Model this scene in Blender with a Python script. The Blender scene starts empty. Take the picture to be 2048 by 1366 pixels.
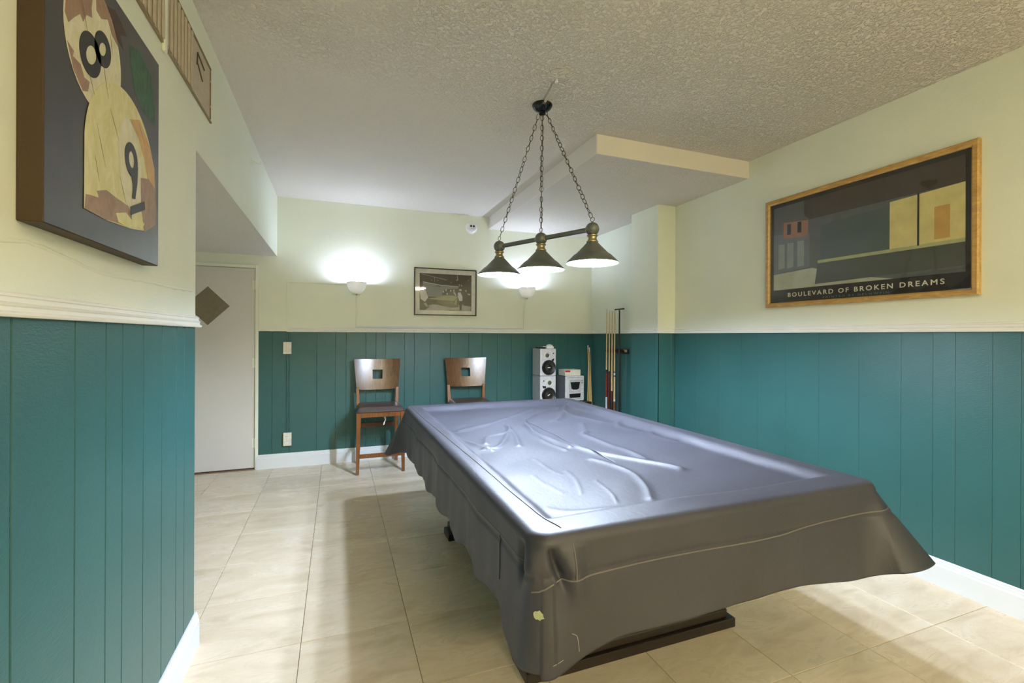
import bpy, bmesh, math, random
import numpy as np
from mathutils import Vector, Matrix, noise
from mathutils.bvhtree import BVHTree
random.seed(7)
S = bpy.context.scene
COL = S.collection

# ---------------------------------------------------------------- room dimensions (metres)
XL, XR, YB, ZC = -0.574, 3.080, 5.229, 2.754      # left wall, right wall, back wall, ceiling
YF, XA = -4.40, -1.95                             # wall behind the camera, far side of the alcove
YC = 2.352                                        # free end of the left wall
ZB = 2.146                                        # underside of the bulkhead over the alcove
RAIL = 1.381                                      # underside of the chair rail
TX0, TX1, TY0, TY1, TZ = 0.470, 1.850, 1.085, 3.505, 0.828   # covered pool table

# ---------------------------------------------------------------- camera
cd = bpy.data.cameras.new('camera'); cam = bpy.data.objects.new('camera', cd); COL.objects.link(cam)
S.camera = cam
cd.sensor_width = 36.0; cd.lens = 923.8 / 2048 * 36.0
cd.shift_y = -(683 - 671.66) / 2048
cd.clip_start = 0.05
yaw, roll = math.radians(20.7316), math.radians(0.244)
fw = Vector((math.sin(yaw), math.cos(yaw), 0)); rt = Vector((math.cos(yaw), -math.sin(yaw), 0)); up = Vector((0, 0, 1))
r2 = rt * math.cos(roll) + up * math.sin(roll); u2 = up * math.cos(roll) - rt * math.sin(roll)
M = Matrix((r2, u2, -fw)).transposed().to_4x4(); M.translation = Vector((0, 0, 1.35))
cam.matrix_world = M

# ---------------------------------------------------------------- colour management and world
S.view_settings.view_transform = 'Standard'; S.view_settings.look = 'None'
S.view_settings.gamma = 1.0; S.view_settings.use_curve_mapping = False
S.view_settings.exposure = 0.0
PEND, SCON, FRONT, NEAR = 3268.0, 500.0, 96.0, 16.0   # radiances of pendants, sconces, added far fill and added near fill
C_PEND, C_SCON, C_FRONT, C_NEAR = (0.676, 0.794, 1.000), (0.631, 0.718, 1.000), (1.000, 0.828, 0.547), (1.000, 0.808, 0.577)
w = bpy.data.worlds.new('world'); S.world = w; w.use_nodes = True
w.node_tree.nodes['Background'].inputs[0].default_value = (0.6, 0.62, 0.65, 1)
w.node_tree.nodes['Background'].inputs[1].default_value = 0.0

# ---------------------------------------------------------------- material helpers
def srgb(r, g, b):
    f = lambda c: c / 12.92 if c <= 0.04045 else ((c + 0.055) / 1.055) ** 2.4
    return (f(r / 255), f(g / 255), f(b / 255), 1)
class NT:
    def __init__(s, name):
        s.m = bpy.data.materials.new(name); s.m.use_nodes = True
        s.t = s.m.node_tree; s.b = s.t.nodes['Principled BSDF']
    def n(s, typ, **kw):
        x = s.t.nodes.new(typ)
        for k, v in kw.items():
            if k.startswith('i_'): x.inputs[k[2:].replace('_', ' ')].default_value = v
            else: setattr(x, k, v)
        return x
    def l(s, a, b): s.t.links.new(a, b)
    def pos(s, scale=(1, 1, 1)):
        g = s.n('ShaderNodeNewGeometry'); m = s.n('ShaderNodeMapping'); m.inputs['Scale'].default_value = scale
        s.l(g.outputs['Position'], m.inputs['Vector']); return m.outputs[0]
    def obj(s, scale=(1, 1, 1)):
        g = s.n('ShaderNodeTexCoord'); m = s.n('ShaderNodeMapping'); m.inputs['Scale'].default_value = scale
        s.l(g.outputs['Object'], m.inputs['Vector']); return m.outputs[0]
    def noise(s, vec, scale, detail=4, rough=0.5, dist=0.0):
        x = s.n('ShaderNodeTexNoise'); x.inputs['Scale'].default_value = scale; x.inputs['Detail'].default_value = detail
        x.inputs['Roughness'].default_value = rough; x.inputs['Distortion'].default_value = dist
        s.l(vec, x.inputs['Vector']); return x.outputs['Fac']
    def ramp(s, fac, stops):
        x = s.n('ShaderNodeValToRGB'); e = x.color_ramp.elements
        while len(e) < len(stops): e.new(0.5)
        for i, (p, c) in enumerate(stops): e[i].position = p; e[i].color = c
        s.l(fac, x.inputs[0]); return x.outputs[0]
    def bump(s, h, strength, dist):
        x = s.n('ShaderNodeBump'); x.inputs['Strength'].default_value = strength; x.inputs['Distance'].default_value = dist
        s.l(h, x.inputs['Height'])
        old = s.b.inputs['Normal'].links
        if old: s.l(old[0].from_socket, x.inputs['Normal'])
        s.l(x.outputs[0], s.b.inputs['Normal']); return x
    def mul(s, a, b, fac=1.0):
        x = s.n('ShaderNodeMix', data_type='RGBA', blend_type='MULTIPLY'); x.inputs[0].default_value = fac
        s.l(a, x.inputs[6]); s.l(b, x.inputs[7]); return x.outputs[2]
    def set(s, col=None, rough=None, metal=None, spec=None, coat=None):
        b = s.b.inputs
        if col is not None:
            if isinstance(col, tuple): b['Base Color'].default_value = col
            else: s.l(col, b['Base Color'])
        if rough is not None:
            if isinstance(rough, (int, float)): b['Roughness'].default_value = rough
            else: s.l(rough, b['Roughness'])
        if metal is not None: b['Metallic'].default_value = metal
        if spec is not None: b['Specular IOR Level'].default_value = spec
        if coat is not None: b['Coat Weight'].default_value = coat; b['Coat Roughness'].default_value = 0.05
        return s.m
def varied(c, k): return tuple(min(1, x * k) for x in c[:3]) + (1,)
def plain(name, col, rough=0.5, metal=0.0, spec=0.5, coat=None, nscale=30, var=0.08, bump=0.0):
    t = NT(name); f = t.noise(t.obj(), nscale, 3)
    t.set(t.ramp(f, [(0.3, varied(col, 1 - var)), (0.7, varied(col, 1 + var))]), rough, metal, spec, coat)
    if bump: t.bump(f, bump, 0.002)
    return t.m
def emis(name, col, strength):
    t = NT(name); t.set((0.8, 0.8, 0.8, 1), 0.4)
    f = t.noise(t.obj(), 5, 1)
    t.l(t.ramp(f, [(0.0, varied(col + (1,), 0.97)), (1.0, col + (1,))]), t.b.inputs['Emission Color'])
    t.b.inputs['Emission Strength'].default_value = strength
    return t.m

def m_wall(name, c, rough=0.45, bs=0.25):
    t = NT(name); p = t.pos()
    a = t.noise(p, 1.3, 3); b = t.noise(t.pos((1, 1, 2.2)), 55, 4, 0.6)
    t.set(t.ramp(a, [(0.3, varied(c, 0.96)), (0.7, varied(c, 1.04))]), rough)
    t.bump(b, bs, 0.004); return t.m
CREAM = m_wall('cream_wall_paint', srgb(235, 240, 222))
def m_teal():
    t = NT('teal_wainscot_paint'); p = t.pos()
    a = t.noise(p, 1.7, 4); c = srgb(48, 95, 93)
    info = t.n('ShaderNodeObjectInfo')
    ramp = t.ramp(info.outputs['Random'], [(0, (0.98, 0.98, 0.98, 1)), (1, (1.02, 1.02, 1.02, 1))])
    col = t.ramp(a, [(0.3, varied(c, 0.93)), (0.7, varied(c, 1.07))])
    sc = t.noise(t.pos((3, 3, 9)), 9, 6, 0.7)
    col = t.mul(col, ramp)
    scuff = t.ramp(sc, [(0.70, (0, 0, 0, 1)), (0.80, (0.10, 0.12, 0.12, 1))])
    ad = t.n('ShaderNodeMix', data_type='RGBA', blend_type='ADD'); ad.inputs[0].default_value = 0.5
    t.l(col, ad.inputs[6]); t.l(scuff, ad.inputs[7])
    t.set(ad.outputs[2], 0.36)
    t.bump(t.noise(t.pos((1.0, 1.0, 3.5)), 60, 4, 0.65), 0.28, 0.003); return t.m
TEAL = m_teal()
WHITE = m_wall('white_trim_paint', srgb(222, 227, 228), 0.35, 0.08)
DOORW = m_wall('white_door_paint', srgb(216, 214, 210), 0.4, 0.06)
def m_ceil():
    t = NT('stippled_ceiling'); p = t.pos()
    c = srgb(224, 219, 208)
    a = t.noise(p, 0.9, 3); n1 = t.noise(p, 62, 4, 0.55, 0.7); n2 = t.noise(p, 130, 3, 0.5)
    t.set(t.ramp(a, [(0.3, varied(c, 0.98)), (0.7, varied(c, 1.02))]), 0.8, spec=0.2)
    # the stipple is heavy in the front of the room and worn smooth towards the back left
    sp = t.n('ShaderNodeSeparateXYZ'); t.l(p, sp.inputs[0])
    m1 = t.n('ShaderNodeMath', operation='MULTIPLY_ADD'); t.l(sp.outputs['Y'], m1.inputs[0]); m1.inputs[1].default_value = -0.30; m1.inputs[2].default_value = 0.75
    m2 = t.n('ShaderNodeMath', operation='MULTIPLY_ADD'); t.l(sp.outputs['X'], m2.inputs[0]); m2.inputs[1].default_value = 0.16; t.l(m1.outputs[0], m2.inputs[2])
    m3 = t.n('ShaderNodeMath', operation='ADD'); t.l(m2.outputs[0], m3.inputs[0]); t.l(t.ramp(a, [(0.35, (0, 0, 0, 1)), (0.65, (0.5, 0.5, 0.5, 1))]), m3.inputs[1])
    mask = t.ramp(m3.outputs[0], [(0.10, (0.30, 0.30, 0.30, 1)), (0.80, (1, 1, 1, 1))])
    h = t.mul(t.ramp(n1, [(0.46, (0, 0, 0, 1)), (0.62, (1, 1, 1, 1))]), mask)
    t.bump(n2, 0.30, 0.003); t.bump(h, 1.0, 0.0068); return t.m
CEIL = m_ceil()
SOFF = m_wall('soffit_paint', srgb(235, 230, 222), 0.6, 0.15)
def m_tile():
    t = NT('beige_floor_tile'); info = t.n('ShaderNodeObjectInfo')
    g = t.n('ShaderNodeNewGeometry')
    comb = t.n('ShaderNodeVectorMath', operation='SCALE'); t.l(info.outputs['Random'], comb.inputs['Scale']); comb.inputs[0].default_value = (7, 5, 3)
    add = t.n('ShaderNodeVectorMath', operation='ADD'); t.l(g.outputs['Position'], add.inputs[0]); t.l(comb.outputs[0], add.inputs[1])
    mp = t.n('ShaderNodeMapping'); mp.inputs['Rotation'].default_value = (0, 0, 0.7); mp.inputs['Scale'].default_value = (1.0, 3.2, 1)
    t.l(add.outputs[0], mp.inputs['Vector'])
    a = t.noise(mp.outputs[0], 2.6, 7, 0.62, 0.9)
    b = t.noise(mp.outputs[0], 5.0, 6, 0.72, 0.7)
    col = t.ramp(a, [(0.28, srgb(206, 190, 162)), (0.5, srgb(226, 212, 188)), (0.72, srgb(236, 225, 205))])
    vein = t.ramp(b, [(0.47, (1, 1, 1, 1)), (0.5, (0.955, 0.945, 0.92, 1)), (0.53, (1, 1, 1, 1))])
    col = t.mul(col, vein)
    col = t.mul(col, t.ramp(info.outputs['Random'], [(0, (0.96, 0.96, 0.955, 1)), (1, (1.03, 1.03, 1.03, 1))]))
    t.set(col, t.ramp(a, [(0.3, (0.34,) * 3 + (1,)), (0.7, (0.24,) * 3 + (1,))]), spec=0.45)
    t.bump(b, 0.05, 0.001); return t.m
TILE = m_tile()
GROUT = plain('tan_grout', srgb(150, 132, 104), 0.9)
def m_vinyl():
    t = NT('grey_vinyl_cover'); p = t.pos(); c = srgb(57, 58, 67)
    a = t.noise(p, 2.2, 5, 0.6); cr = t.noise(t.pos((1.5, 1.0, 1)), 15, 6, 0.62, 1.4); fine = t.noise(p, 260, 2)
    t.set(t.ramp(a, [(0.3, varied(c, 0.9)), (0.7, varied(c, 1.1))]), t.ramp(a, [(0.3, (0.46,) * 3 + (1,)), (0.7, (0.53,) * 3 + (1,))]), spec=0.5)
    t.bump(fine, 0.10, 0.0006); t.bump(cr, 0.20, 0.006); return t.m
VINYL = m_vinyl()
VSEAM = plain('grey_vinyl_seam', srgb(104, 100, 98), 0.4)
def m_wood(name, c1, c2, rough=0.3, scale=(1, 1, 1), coat=0.3):
    t = NT(name); v = t.obj(scale)
    a = t.noise(v, 9, 6, 0.6, 1.2)
    t.set(t.ramp(a, [(0.3, c1), (0.7, c2)]), rough, coat=coat); t.b.inputs['Coat Roughness'].default_value = 0.2
    t.bump(a, 0.06, 0.002); return t.m
WOODV = m_wood('chair_wood_upright', srgb(84, 46, 18), srgb(138, 84, 36), 0.35, (9, 9, 0.7))
WOODB = m_wood('chair_back_veneer', srgb(50, 26, 14), srgb(104, 60, 26), 0.22, (6, 3, 0.8), 0.5)
WOODD = m_wood('chair_wood_dark', srgb(62, 24, 12), srgb(100, 44, 20), 0.35, (1, 6, 6))
SEATL = plain('brown_seat_leather', srgb(74, 62, 58), 0.30, spec=0.8, nscale=60, bump=0.15)
OAK = m_wood('golden_oak_frame', srgb(168, 128, 62), srgb(204, 168, 96), 0.35, (5, 1.0, 5), 0.3)
BLACKW = m_wood('black_stained_wood', srgb(26, 21, 18), srgb(44, 35, 29), 0.35, (2, 6, 6), 0.2)
MAPLE = m_wood('maple_cue_wood', srgb(214, 176, 112), srgb(232, 200, 140), 0.3, (20, 20, 1), 0.4)
LAMPG = plain('dark_green_enamel', srgb(88, 95, 90), 0.3, 0.0, 0.8, nscale=90, var=0.12)
BRASS = plain('aged_brass', srgb(172, 160, 126), 0.3, 0.85, nscale=80, var=0.18)
CHAINM = plain('antique_bronze_chain', srgb(92, 84, 60), 0.4, 0.8, nscale=60)
BLACKM = plain('gloss_black_metal', srgb(14, 14, 15), 0.18, 0.2, 0.6)
LINING = plain('white_shade_lining', srgb(245, 245, 240), 0.5)
BULB = emis('lit_pendant_bulb', C_PEND, PEND)
SBULB = emis('lit_sconce_bulb', C_SCON, SCON)
PANEL = emis('far_fill_panel', C_FRONT, FRONT)  # warm fill added behind the camera, out of view
PANEL2 = emis('near_fill_panel', C_NEAR, NEAR)  # weaker fill added above the camera, out of view
PLAST = plain('ivory_plastic', srgb(226, 220, 200), 0.4)
WPLAST = plain('white_plastic', srgb(238, 238, 236), 0.35)
BPLAST = plain('black_plastic', srgb(20, 20, 21), 0.35)
SILVER = plain('silver_plastic', srgb(218, 219, 222), 0.33, 0.15)
GREYSIDE = plain('grey_speaker_side', srgb(150, 150, 146), 0.5)
CONE = plain('dark_speaker_cone', srgb(26, 26, 25), 0.45, nscale=120, bump=0.1)
OLIVEC = plain('olive_tweeter', srgb(92, 88, 66), 0.4)
def m_bowl():
    t = NT('alabaster_bowl'); f = t.noise(t.obj(), 14, 4); c = t.ramp(f, [(0.3, srgb(236, 230, 206)), (0.7, srgb(244, 240, 222))]); t.set(c, 0.35)
    tr = t.n('ShaderNodeBsdfTranslucent'); t.l(c, tr.inputs['Color']); mx = t.n('ShaderNodeMixShader'); mx.inputs[0].default_value = 0.006
    t.l(t.b.outputs[0], mx.inputs[1]); t.l(tr.outputs[0], mx.inputs[2]); t.l(mx.outputs[0], t.t.nodes['Material Output'].inputs['Surface']); return t.m
CERAM = m_bowl()
DGLASS = plain('dark_door_glass', srgb(132, 122, 102), 0.18, spec=0.6)
CANV = plain('dark_canvas_edge', srgb(58, 42, 18), 0.6, nscale=200, bump=0.2)
REDB = m_wood('red_cue_butt', srgb(128, 22, 16), srgb(168, 36, 26), 0.25, (20, 20, 1), 0.5)
MAHOG = m_wood('mahogany_cue_butt', srgb(76, 18, 12), srgb(116, 34, 22), 0.25, (20, 20, 1), 0.5)
BROWNB = m_wood('brown_cue_butt', srgb(112, 58, 26), srgb(150, 84, 44), 0.3, (20, 20, 1), 0.4)
GREYW = plain('pale_grey_wrap', srgb(196, 198, 200), 0.5)
NAVY = plain('navy_band', srgb(24, 30, 58), 0.4)
REDP = plain('red_label', srgb(190, 40, 38), 0.5)
BEIGE = plain('beige_panel_paint', srgb(190, 178, 156), 0.5)
WRINK = plain('plaster_patch', srgb(226, 220, 188), 0.5)

# ---------------------------------------------------------------- geometry helpers
def obj(name, bm, mat, parent=None, smooth=False, loc=None):
    me = bpy.data.meshes.new(name)
    if isinstance(bm, bmesh.types.BMesh):
        bmesh.ops.recalc_face_normals(bm, faces=bm.faces); bm.to_mesh(me); bm.free()
    else: me.from_pydata(*bm); me.update()
    for m in (mat if isinstance(mat, (list, tuple)) else [mat]): me.materials.append(m)
    if smooth:
        for p in me.polygons: p.use_smooth = True
        try: me.set_sharp_from_angle(angle=math.radians(smooth if smooth is not True else 40))
        except Exception: pass
    o = bpy.data.objects.new(name, me); COL.objects.link(o)
    if parent: o.parent = parent
    if loc: o.location = loc
    return o
def thing(name, label, cat, loc=(0, 0, 0), group=None, rz=0):
    o = bpy.data.objects.new(name, None); COL.objects.link(o); o.location = loc; o.rotation_euler = (0, 0, rz)
    o.empty_display_size = 0.05
    o['label'] = label; o['category'] = cat
    if group: o['group'] = group
    return o
def tag(o, label, cat, group=None):
    o['label'] = label; o['category'] = cat
    if group: o['group'] = group
    return o
def struct(name, bm, mat, smooth=False):
    o = obj(name, bm, mat, None, smooth); o['kind'] = 'structure'; return o
def B(): return bmesh.new()
def box(bm, x0, x1, y0, y1, z0, z1, bev=0.0, seg=1):
    vs = [bm.verts.new((x, y, z)) for x in (x0, x1) for y in (y0, y1) for z in (z0, z1)]
    f = [(0, 1, 3, 2), (4, 6, 7, 5), (0, 4, 5, 1), (2, 3, 7, 6), (0, 2, 6, 4), (1, 5, 7, 3)]
    fs = [bm.faces.new([vs[i] for i in q]) for q in f]
    if bev > 0:
        es = list({e for fc in fs for e in fc.edges})
        bmesh.ops.bevel(bm, geom=es, offset=bev, segments=seg, affect='EDGES', profile=0.5)
    return bm
def bx(*a, **k): return box(B(), *a, **k)
def frame_axes(d):
    d = Vector(d).normalized(); a = Vector((0, 0, 1)) if abs(d.z) < 0.9 else Vector((1, 0, 0))
    u = d.cross(a).normalized(); return d, u, d.cross(u)
def lathe(bm, prof, base=(0, 0, 0), axis=(0, 0, 1), n=28, cap0=True, cap1=True):
    d, u, v = frame_axes(axis); base = Vector(base); rings = []
    for r, h in prof:
        rings.append([bm.verts.new(base + d * h + (u * math.cos(2 * math.pi * i / n) + v * math.sin(2 * math.pi * i / n)) * r) for i in range(n)])
    for a, b in zip(rings, rings[1:]):
        for i in range(n): bm.faces.new((a[i], a[(i + 1) % n], b[(i + 1) % n], b[i]))
    if cap0 and prof[0][0] > 1e-5: bm.faces.new(rings[0][::-1])
    if cap1 and prof[-1][0] > 1e-5: bm.faces.new(rings[-1])
    return bm
def tube(bm, pts, r, n=8, closed=False):
    pts = [Vector(p) for p in pts]; m = len(pts); rings = []; pu = None
    for i, p in enumerate(pts):
        a = pts[(i - 1) % m] if (closed or i > 0) else p; b = pts[(i + 1) % m] if (closed or i < m - 1) else p
        d = (b - a).normalized()
        if pu is None: _, u, v = frame_axes(d)
        else:
            u = (pu - d * pu.dot(d)).normalized(); v = d.cross(u)
        pu = u; rr = r[i] if isinstance(r, (list, tuple)) else r
        rings.append([bm.verts.new(p + (u * math.cos(2 * math.pi * k / n) + v * math.sin(2 * math.pi * k / n)) * rr) for k in range(n)])
    rng = range(m) if closed else range(m - 1)
    for i in rng:
        a, b = rings[i], rings[(i + 1) % m]
        if closed and i == m - 1:      # best twist match
            k0 = min(range(n), key=lambda k: (b[k].co - a[0].co).length); b = b[k0:] + b[:k0]
        for k in range(n): bm.faces.new((a[k], a[(k + 1) % n], b[(k + 1) % n], b[k]))
    if not closed:
        bm.faces.new(rings[0][::-1]); bm.faces.new(rings[-1])
    return bm
def extrude_profile(bm, prof, p0, p1, out):
    """prof: (offset along out, height) closed polygon, swept from p0 to p1"""
    p0, p1, out = Vector(p0), Vector(p1), Vector(out); z = Vector((0, 0, 1))
    a = [bm.verts.new(p0 + out * o + z * h) for o, h in prof]; b = [bm.verts.new(p1 + out * o + z * h) for o, h in prof]
    n = len(prof)
    for i in range(n): bm.faces.new((a[i], a[(i + 1) % n], b[(i + 1) % n], b[i]))
    bm.faces.new(a[::-1]); bm.faces.new(b); return bm
def prism(bm, poly, origin, U, V, depth):
    """poly in (u, v), extruded by depth along U x V"""
    o, U, V = Vector(origin), Vector(U), Vector(V); N = U.cross(V)
    a = [bm.verts.new(o + U * p + V * q) for p, q in poly]; b = [bm.verts.new(v.co + N * depth) for v in a]
    n = len(poly)
    for i in range(n): bm.faces.new((a[i], a[(i + 1) % n], b[(i + 1) % n], b[i]))
    bm.faces.new(a[::-1]); bm.faces.new(b); return bm
def ellipse(cx, cy, rx, ry, n=28, rot=0.0, a0=0, a1=360):
    out = []
    for i in range(n):
        t = math.radians(a0 + (a1 - a0) * i / (n if a1 - a0 == 360 else n - 1)); x, y = rx * math.cos(t), ry * math.sin(t)
        out.append((cx + x * math.cos(rot) - y * math.sin(rot), cy + x * math.sin(rot) + y * math.cos(rot)))
    return out
def ring_prism(bm, outer, inner, origin, U, V, depth):
    o, U, V = Vector(origin), Vector(U), Vector(V); N = U.cross(V) * depth; n = len(outer)
    f = lambda P: [bm.verts.new(o + U * p + V * q) for p, q in P]
    a, b = f(outer), f(inner); a2 = [bm.verts.new(v.co + N) for v in a]; b2 = [bm.verts.new(v.co + N) for v in b]
    for i in range(n):
        j = (i + 1) % n
        bm.faces.new((a[i], a[j], a2[j], a2[i])); bm.faces.new((b[i], b2[i], b2[j], b[j])); bm.faces.new((a2[i], a2[j], b2[j], b2[i])); bm.faces.new((a[i], b[i], b[j], a[j]))
    return bm
def smooth_line(pts, n=8):
    pts = [Vector(p) for p in pts]; out = []
    for i in range(len(pts) - 1):
        p0 = pts[max(i - 1, 0)]; p1 = pts[i]; p2 = pts[i + 1]; p3 = pts[min(i + 2, len(pts) - 1)]
        for k in range(n):
            t = k / n
            out.append(0.5 * ((2 * p1) + (p2 - p0) * t + (2 * p0 - 5 * p1 + 4 * p2 - p3) * t * t + (3 * p1 - p0 - 3 * p2 + p3) * t ** 3))
    out.append(pts[-1]); return out
def text(name, s, mat, parent, origin, U, V, width, height, spacing=1.0, depth=0.0006, bold=False):
    cu = bpy.data.curves.new(name, 'FONT'); cu.body = s; cu.size = 1.0; cu.space_character = spacing; cu.extrude = 0.0
    if bold: cu.offset = 0.018
    cu.resolution_u = 3
    t = bpy.data.objects.new(name, cu); COL.objects.link(t); bpy.context.view_layer.update()
    me = bpy.data.meshes.new_from_object(t.evaluated_get(bpy.context.evaluated_depsgraph_get()))
    bpy.data.objects.remove(t); bpy.data.curves.remove(cu)
    xs = [v.co.x for v in me.vertices]; ys = [v.co.y for v in me.vertices]
    x0, x1, y1 = min(xs), max(xs), max(ys); U, V, o = Vector(U), Vector(V), Vector(origin); N = U.cross(V)
    for v in me.vertices: v.co = o + U * ((v.co.x - x0) / (x1 - x0) * width) + V * (v.co.y / y1 * height) + N * depth
    words = []; fx = sorted((min(me.vertices[i].co.dot(U) for i in p.vertices), max(me.vertices[i].co.dot(U) for i in p.vertices), p.index) for p in me.polygons)
    for lo, hi, i in fx:
        if not words or lo - words[-1][1] > height * 0.42: words.append([[i], hi])
        else: words[-1][0].append(i); words[-1][1] = max(words[-1][1], hi)
    for ids, _ in words:
        used = {}; fs = []
        for i in ids: fs.append([used.setdefault(v, len(used)) for v in me.polygons[i].vertices])
        obj(name, ([me.vertices[v].co.copy() for v in used], [], fs), mat, parent)
    bpy.data.meshes.remove(me)

# ================================================================ ROOM SHELL
RW = 0.012   # how far the wainscot boards stand off the lower wall
# ---- floor slab and tiles
floor = struct('floor', bx(XA - 0.1, XR + 0.1, YF - 0.1, YB + 0.1, -0.12, -0.0065), GROUT)
tx, ty, gx, gy = 0.4615, 0.4475, 0.318, 2.22
tile_mesh = {}
for i in range(-6, 8):
    for j in range(-16, 9):
        a0, a1 = gx + i * tx, gx + (i + 1) * tx; b0, b1 = gy + j * ty, gy + (j + 1) * ty
        x0, x1, y0, y1 = max(a0, XA), min(a1, XR), max(b0, YF), min(b1, YB)
        if x1 - x0 < 0.03 or y1 - y0 < 0.03: continue
        if x1 <= XL - 0.05 and y1 < YC - 0.12: continue          # closed space behind the left wall
        g = 0.0011; key = (round(x1 - x0, 3), round(y1 - y0, 3))
        if key not in tile_mesh:
            hx, hy = (x1 - x0) / 2 - g, (y1 - y0) / 2 - g
            t = obj('tile', bx(-hx, hx, -hy, hy, -0.008, 0, bev=0.0012), TILE, floor); tile_mesh[key] = t.data
        else:
            t = bpy.data.objects.new('tile', tile_mesh[key]); COL.objects.link(t); t.parent = floor
        t.location = ((x0 + x1) / 2, (y0 + y1) / 2, random.uniform(-0.0003, 0))
# ---- ceiling with the dropped soffit
ceiling = struct('ceiling', bx(XL - 0.13, XR + 0.1, YF - 0.1, YB + 0.1, ZC, ZC + 0.1), CEIL)
SX, SY, SZ = 1.682, 2.795, 2.617
obj('soffit', bx(SX + 0.002, XR, SY + 0.002, YB, SZ, ZC), CEIL, ceiling)
obj('soffit_face', box(bx(SX, XR, SY - 0.004, SY + 0.004, SZ + 0.001, ZC), SX - 0.004, SX + 0.004, SY, YB, SZ + 0.001, ZC), SOFF, ceiling)

def board_row(parent, cuts, place, z0=0.0, z1=RAIL + 0.006, gap=0.0016, c=0.0020):
    """vertical wainscot boards; place(a, b) -> (origin, along, outward)"""
    for a, b in zip(cuts, cuts[1:]):
        L = b - a - 2 * gap
        if L <= 0.005: continue
        poly = [(0, 0), (L, 0), (L, RW - c), (L - c, RW), (c, RW), (0, RW - c)]
        o, U, N = place(a + gap); o, U, N = Vector(o), Vector(U), Vector(N); bm = B()
        lo = [bm.verts.new(o + U * p + N * q + Vector((0, 0, z0))) for p, q in poly]
        hi = [bm.verts.new(v.co + Vector((0, 0, z1 - z0))) for v in lo]
        for i in range(6): bm.faces.new((lo[i], lo[(i + 1) % 6], hi[(i + 1) % 6], hi[i]))
        bm.faces.new(lo[::-1]); bm.faces.new(hi)
        obj('board', bm, TEAL, parent)

# ---- left wall (upper plaster, recessed lower wall, bulkhead over the alcove, return behind)
bm = B()
box(bm, XL - 0.13, XL, YF, YC, RAIL, ZC); box(bm, XL - 0.13, XL - RW, YF, YC - 0.004, 0, RAIL)
box(bm, XA, XL - 0.13, YC - 0.12, YC, 0, ZB)
wall_left = struct('wall_left', bm, CREAM)
obj('bulkhead', bx(XA, XL, YC, YB, ZB + 0.002, ZC), CREAM, wall_left)
obj('alcove_ceiling', bx(XA, XL - 0.0015, YC, YB, ZB, ZB + 0.004), CEIL, wall_left)
board_row(wall_left, [YF, -1.3, -0.9, -0.55, -0.2, 0.1, 0.42, 0.72, 0.93, 1.148, 1.375, 1.53, 1.631, 1.784, 1.95, 2.106, 2.205, YC + 0.002],
          lambda a: ((XL - RW, a, 0), (0, 1, 0), (1, 0, 0)))
pts = smooth_line([(0.90, 1.520), (1.116, 1.522), (1.204, 1.532), (1.331, 1.523), (1.495, 1.509), (1.66, 1.513), (1.836, 1.520), (2.08, 1.524), (2.30, 1.534)], 10) if False else None
ridge = smooth_line([(0, 0.90, 1.520), (0, 1.116, 1.522), (0, 1.204, 1.532), (0, 1.331, 1.523), (0, 1.495, 1.509), (0, 1.66, 1.513), (0, 1.836, 1.520), (0, 2.08, 1.524), (0, 2.30, 1.534)], 10)
obj('plaster_ridge', tube(B(), [(XL - 0.0045, p.y, p.z + 0.002 * noise.noise(Vector((p.y * 30, 0, 0)))) for p in ridge], [0.0065 + 0.0018 * noise.noise(Vector((p.y * 18, 3, 0))) for p in ridge], 10), CREAM, wall_left, True)
wall_alcove = struct('wall_alcove', bx(XA - 0.1, XA, YC - 0.12, YB, 0, ZB), CREAM)

# ---- back wall with door opening
DX0, DX1, DZ = -1.690, -0.772, 2.012
bm = B()
box(bm, XA - 0.1, DX0 - 0.004, YB, YB + 0.12, 0, ZC); box(bm, DX0 - 0.004, DX1 + 0.004, YB, YB + 0.12, DZ + 0.004, ZC)
box(bm, DX1 + 0.004, XR + 0.1, YB, YB + 0.12, RAIL, ZC); box(bm, DX1 + 0.004, XR + 0.1, YB + RW, YB + 0.12, 0, RAIL)
wall_back = struct('wall_back', bm, CREAM)
board_row(wall_back, [DX1 + 0.036, -0.615, -0.457, -0.198, -0.016, 0.089, 0.290, 0.395, 0.498, 0.702, 0.807, 0.986, 1.219, 1.44, 1.60, 1.79, 1.97, 2.16, 2.40, 2.55, 2.74, 2.92, XR],
          lambda a: ((a + 0, YB + RW, 0), (1, 0, 0), (0, -1, 0)), gap=0.0010, c=0.0015)
# ---- right wall and pilaster
bm = B(); box(bm, XR, XR + 0.1, YF, YB, RAIL, ZC); box(bm, XR + RW, XR + 0.1, YF, YB, 0, RAIL)
wall_right = struct('wall_right', bm, CREAM)
PX, PY0, PY1 = 2.877, 3.651, 4.08
board_row(wall_right, [YF, -1.4, -1.0, -0.62, -0.3, 0.0, 0.3, 0.55, 0.83, 1.01, 1.211, 1.315, 1.464, 1.564, 1.718, 1.951, 2.21, 2.459, 2.70, 2.86, 3.10, 3.373, PY0],
          lambda a: ((XR + RW, a, 0), (0, 1, 0), (-1, 0, 0)), gap=0.0004, c=0.0009)
board_row(wall_right, [PY1, 4.25, 4.46, 4.62, 4.83, 5.05, YB], lambda a: ((XR + RW, a, 0), (0, 1, 0), (-1, 0, 0)), gap=0.0005, c=0.001)
bm = B(); box(bm, PX, XR, PY0, PY1, RAIL, SZ); box(bm, PX + RW, XR, PY0 + RW, PY1, 0, RAIL)
obj('pilaster', bm, CREAM, wall_right)
board_row(wall_right, [PY0, PY1], lambda a: ((PX + RW, a, 0), (0, 1, 0), (-1, 0, 0)), gap=0.0)
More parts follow.
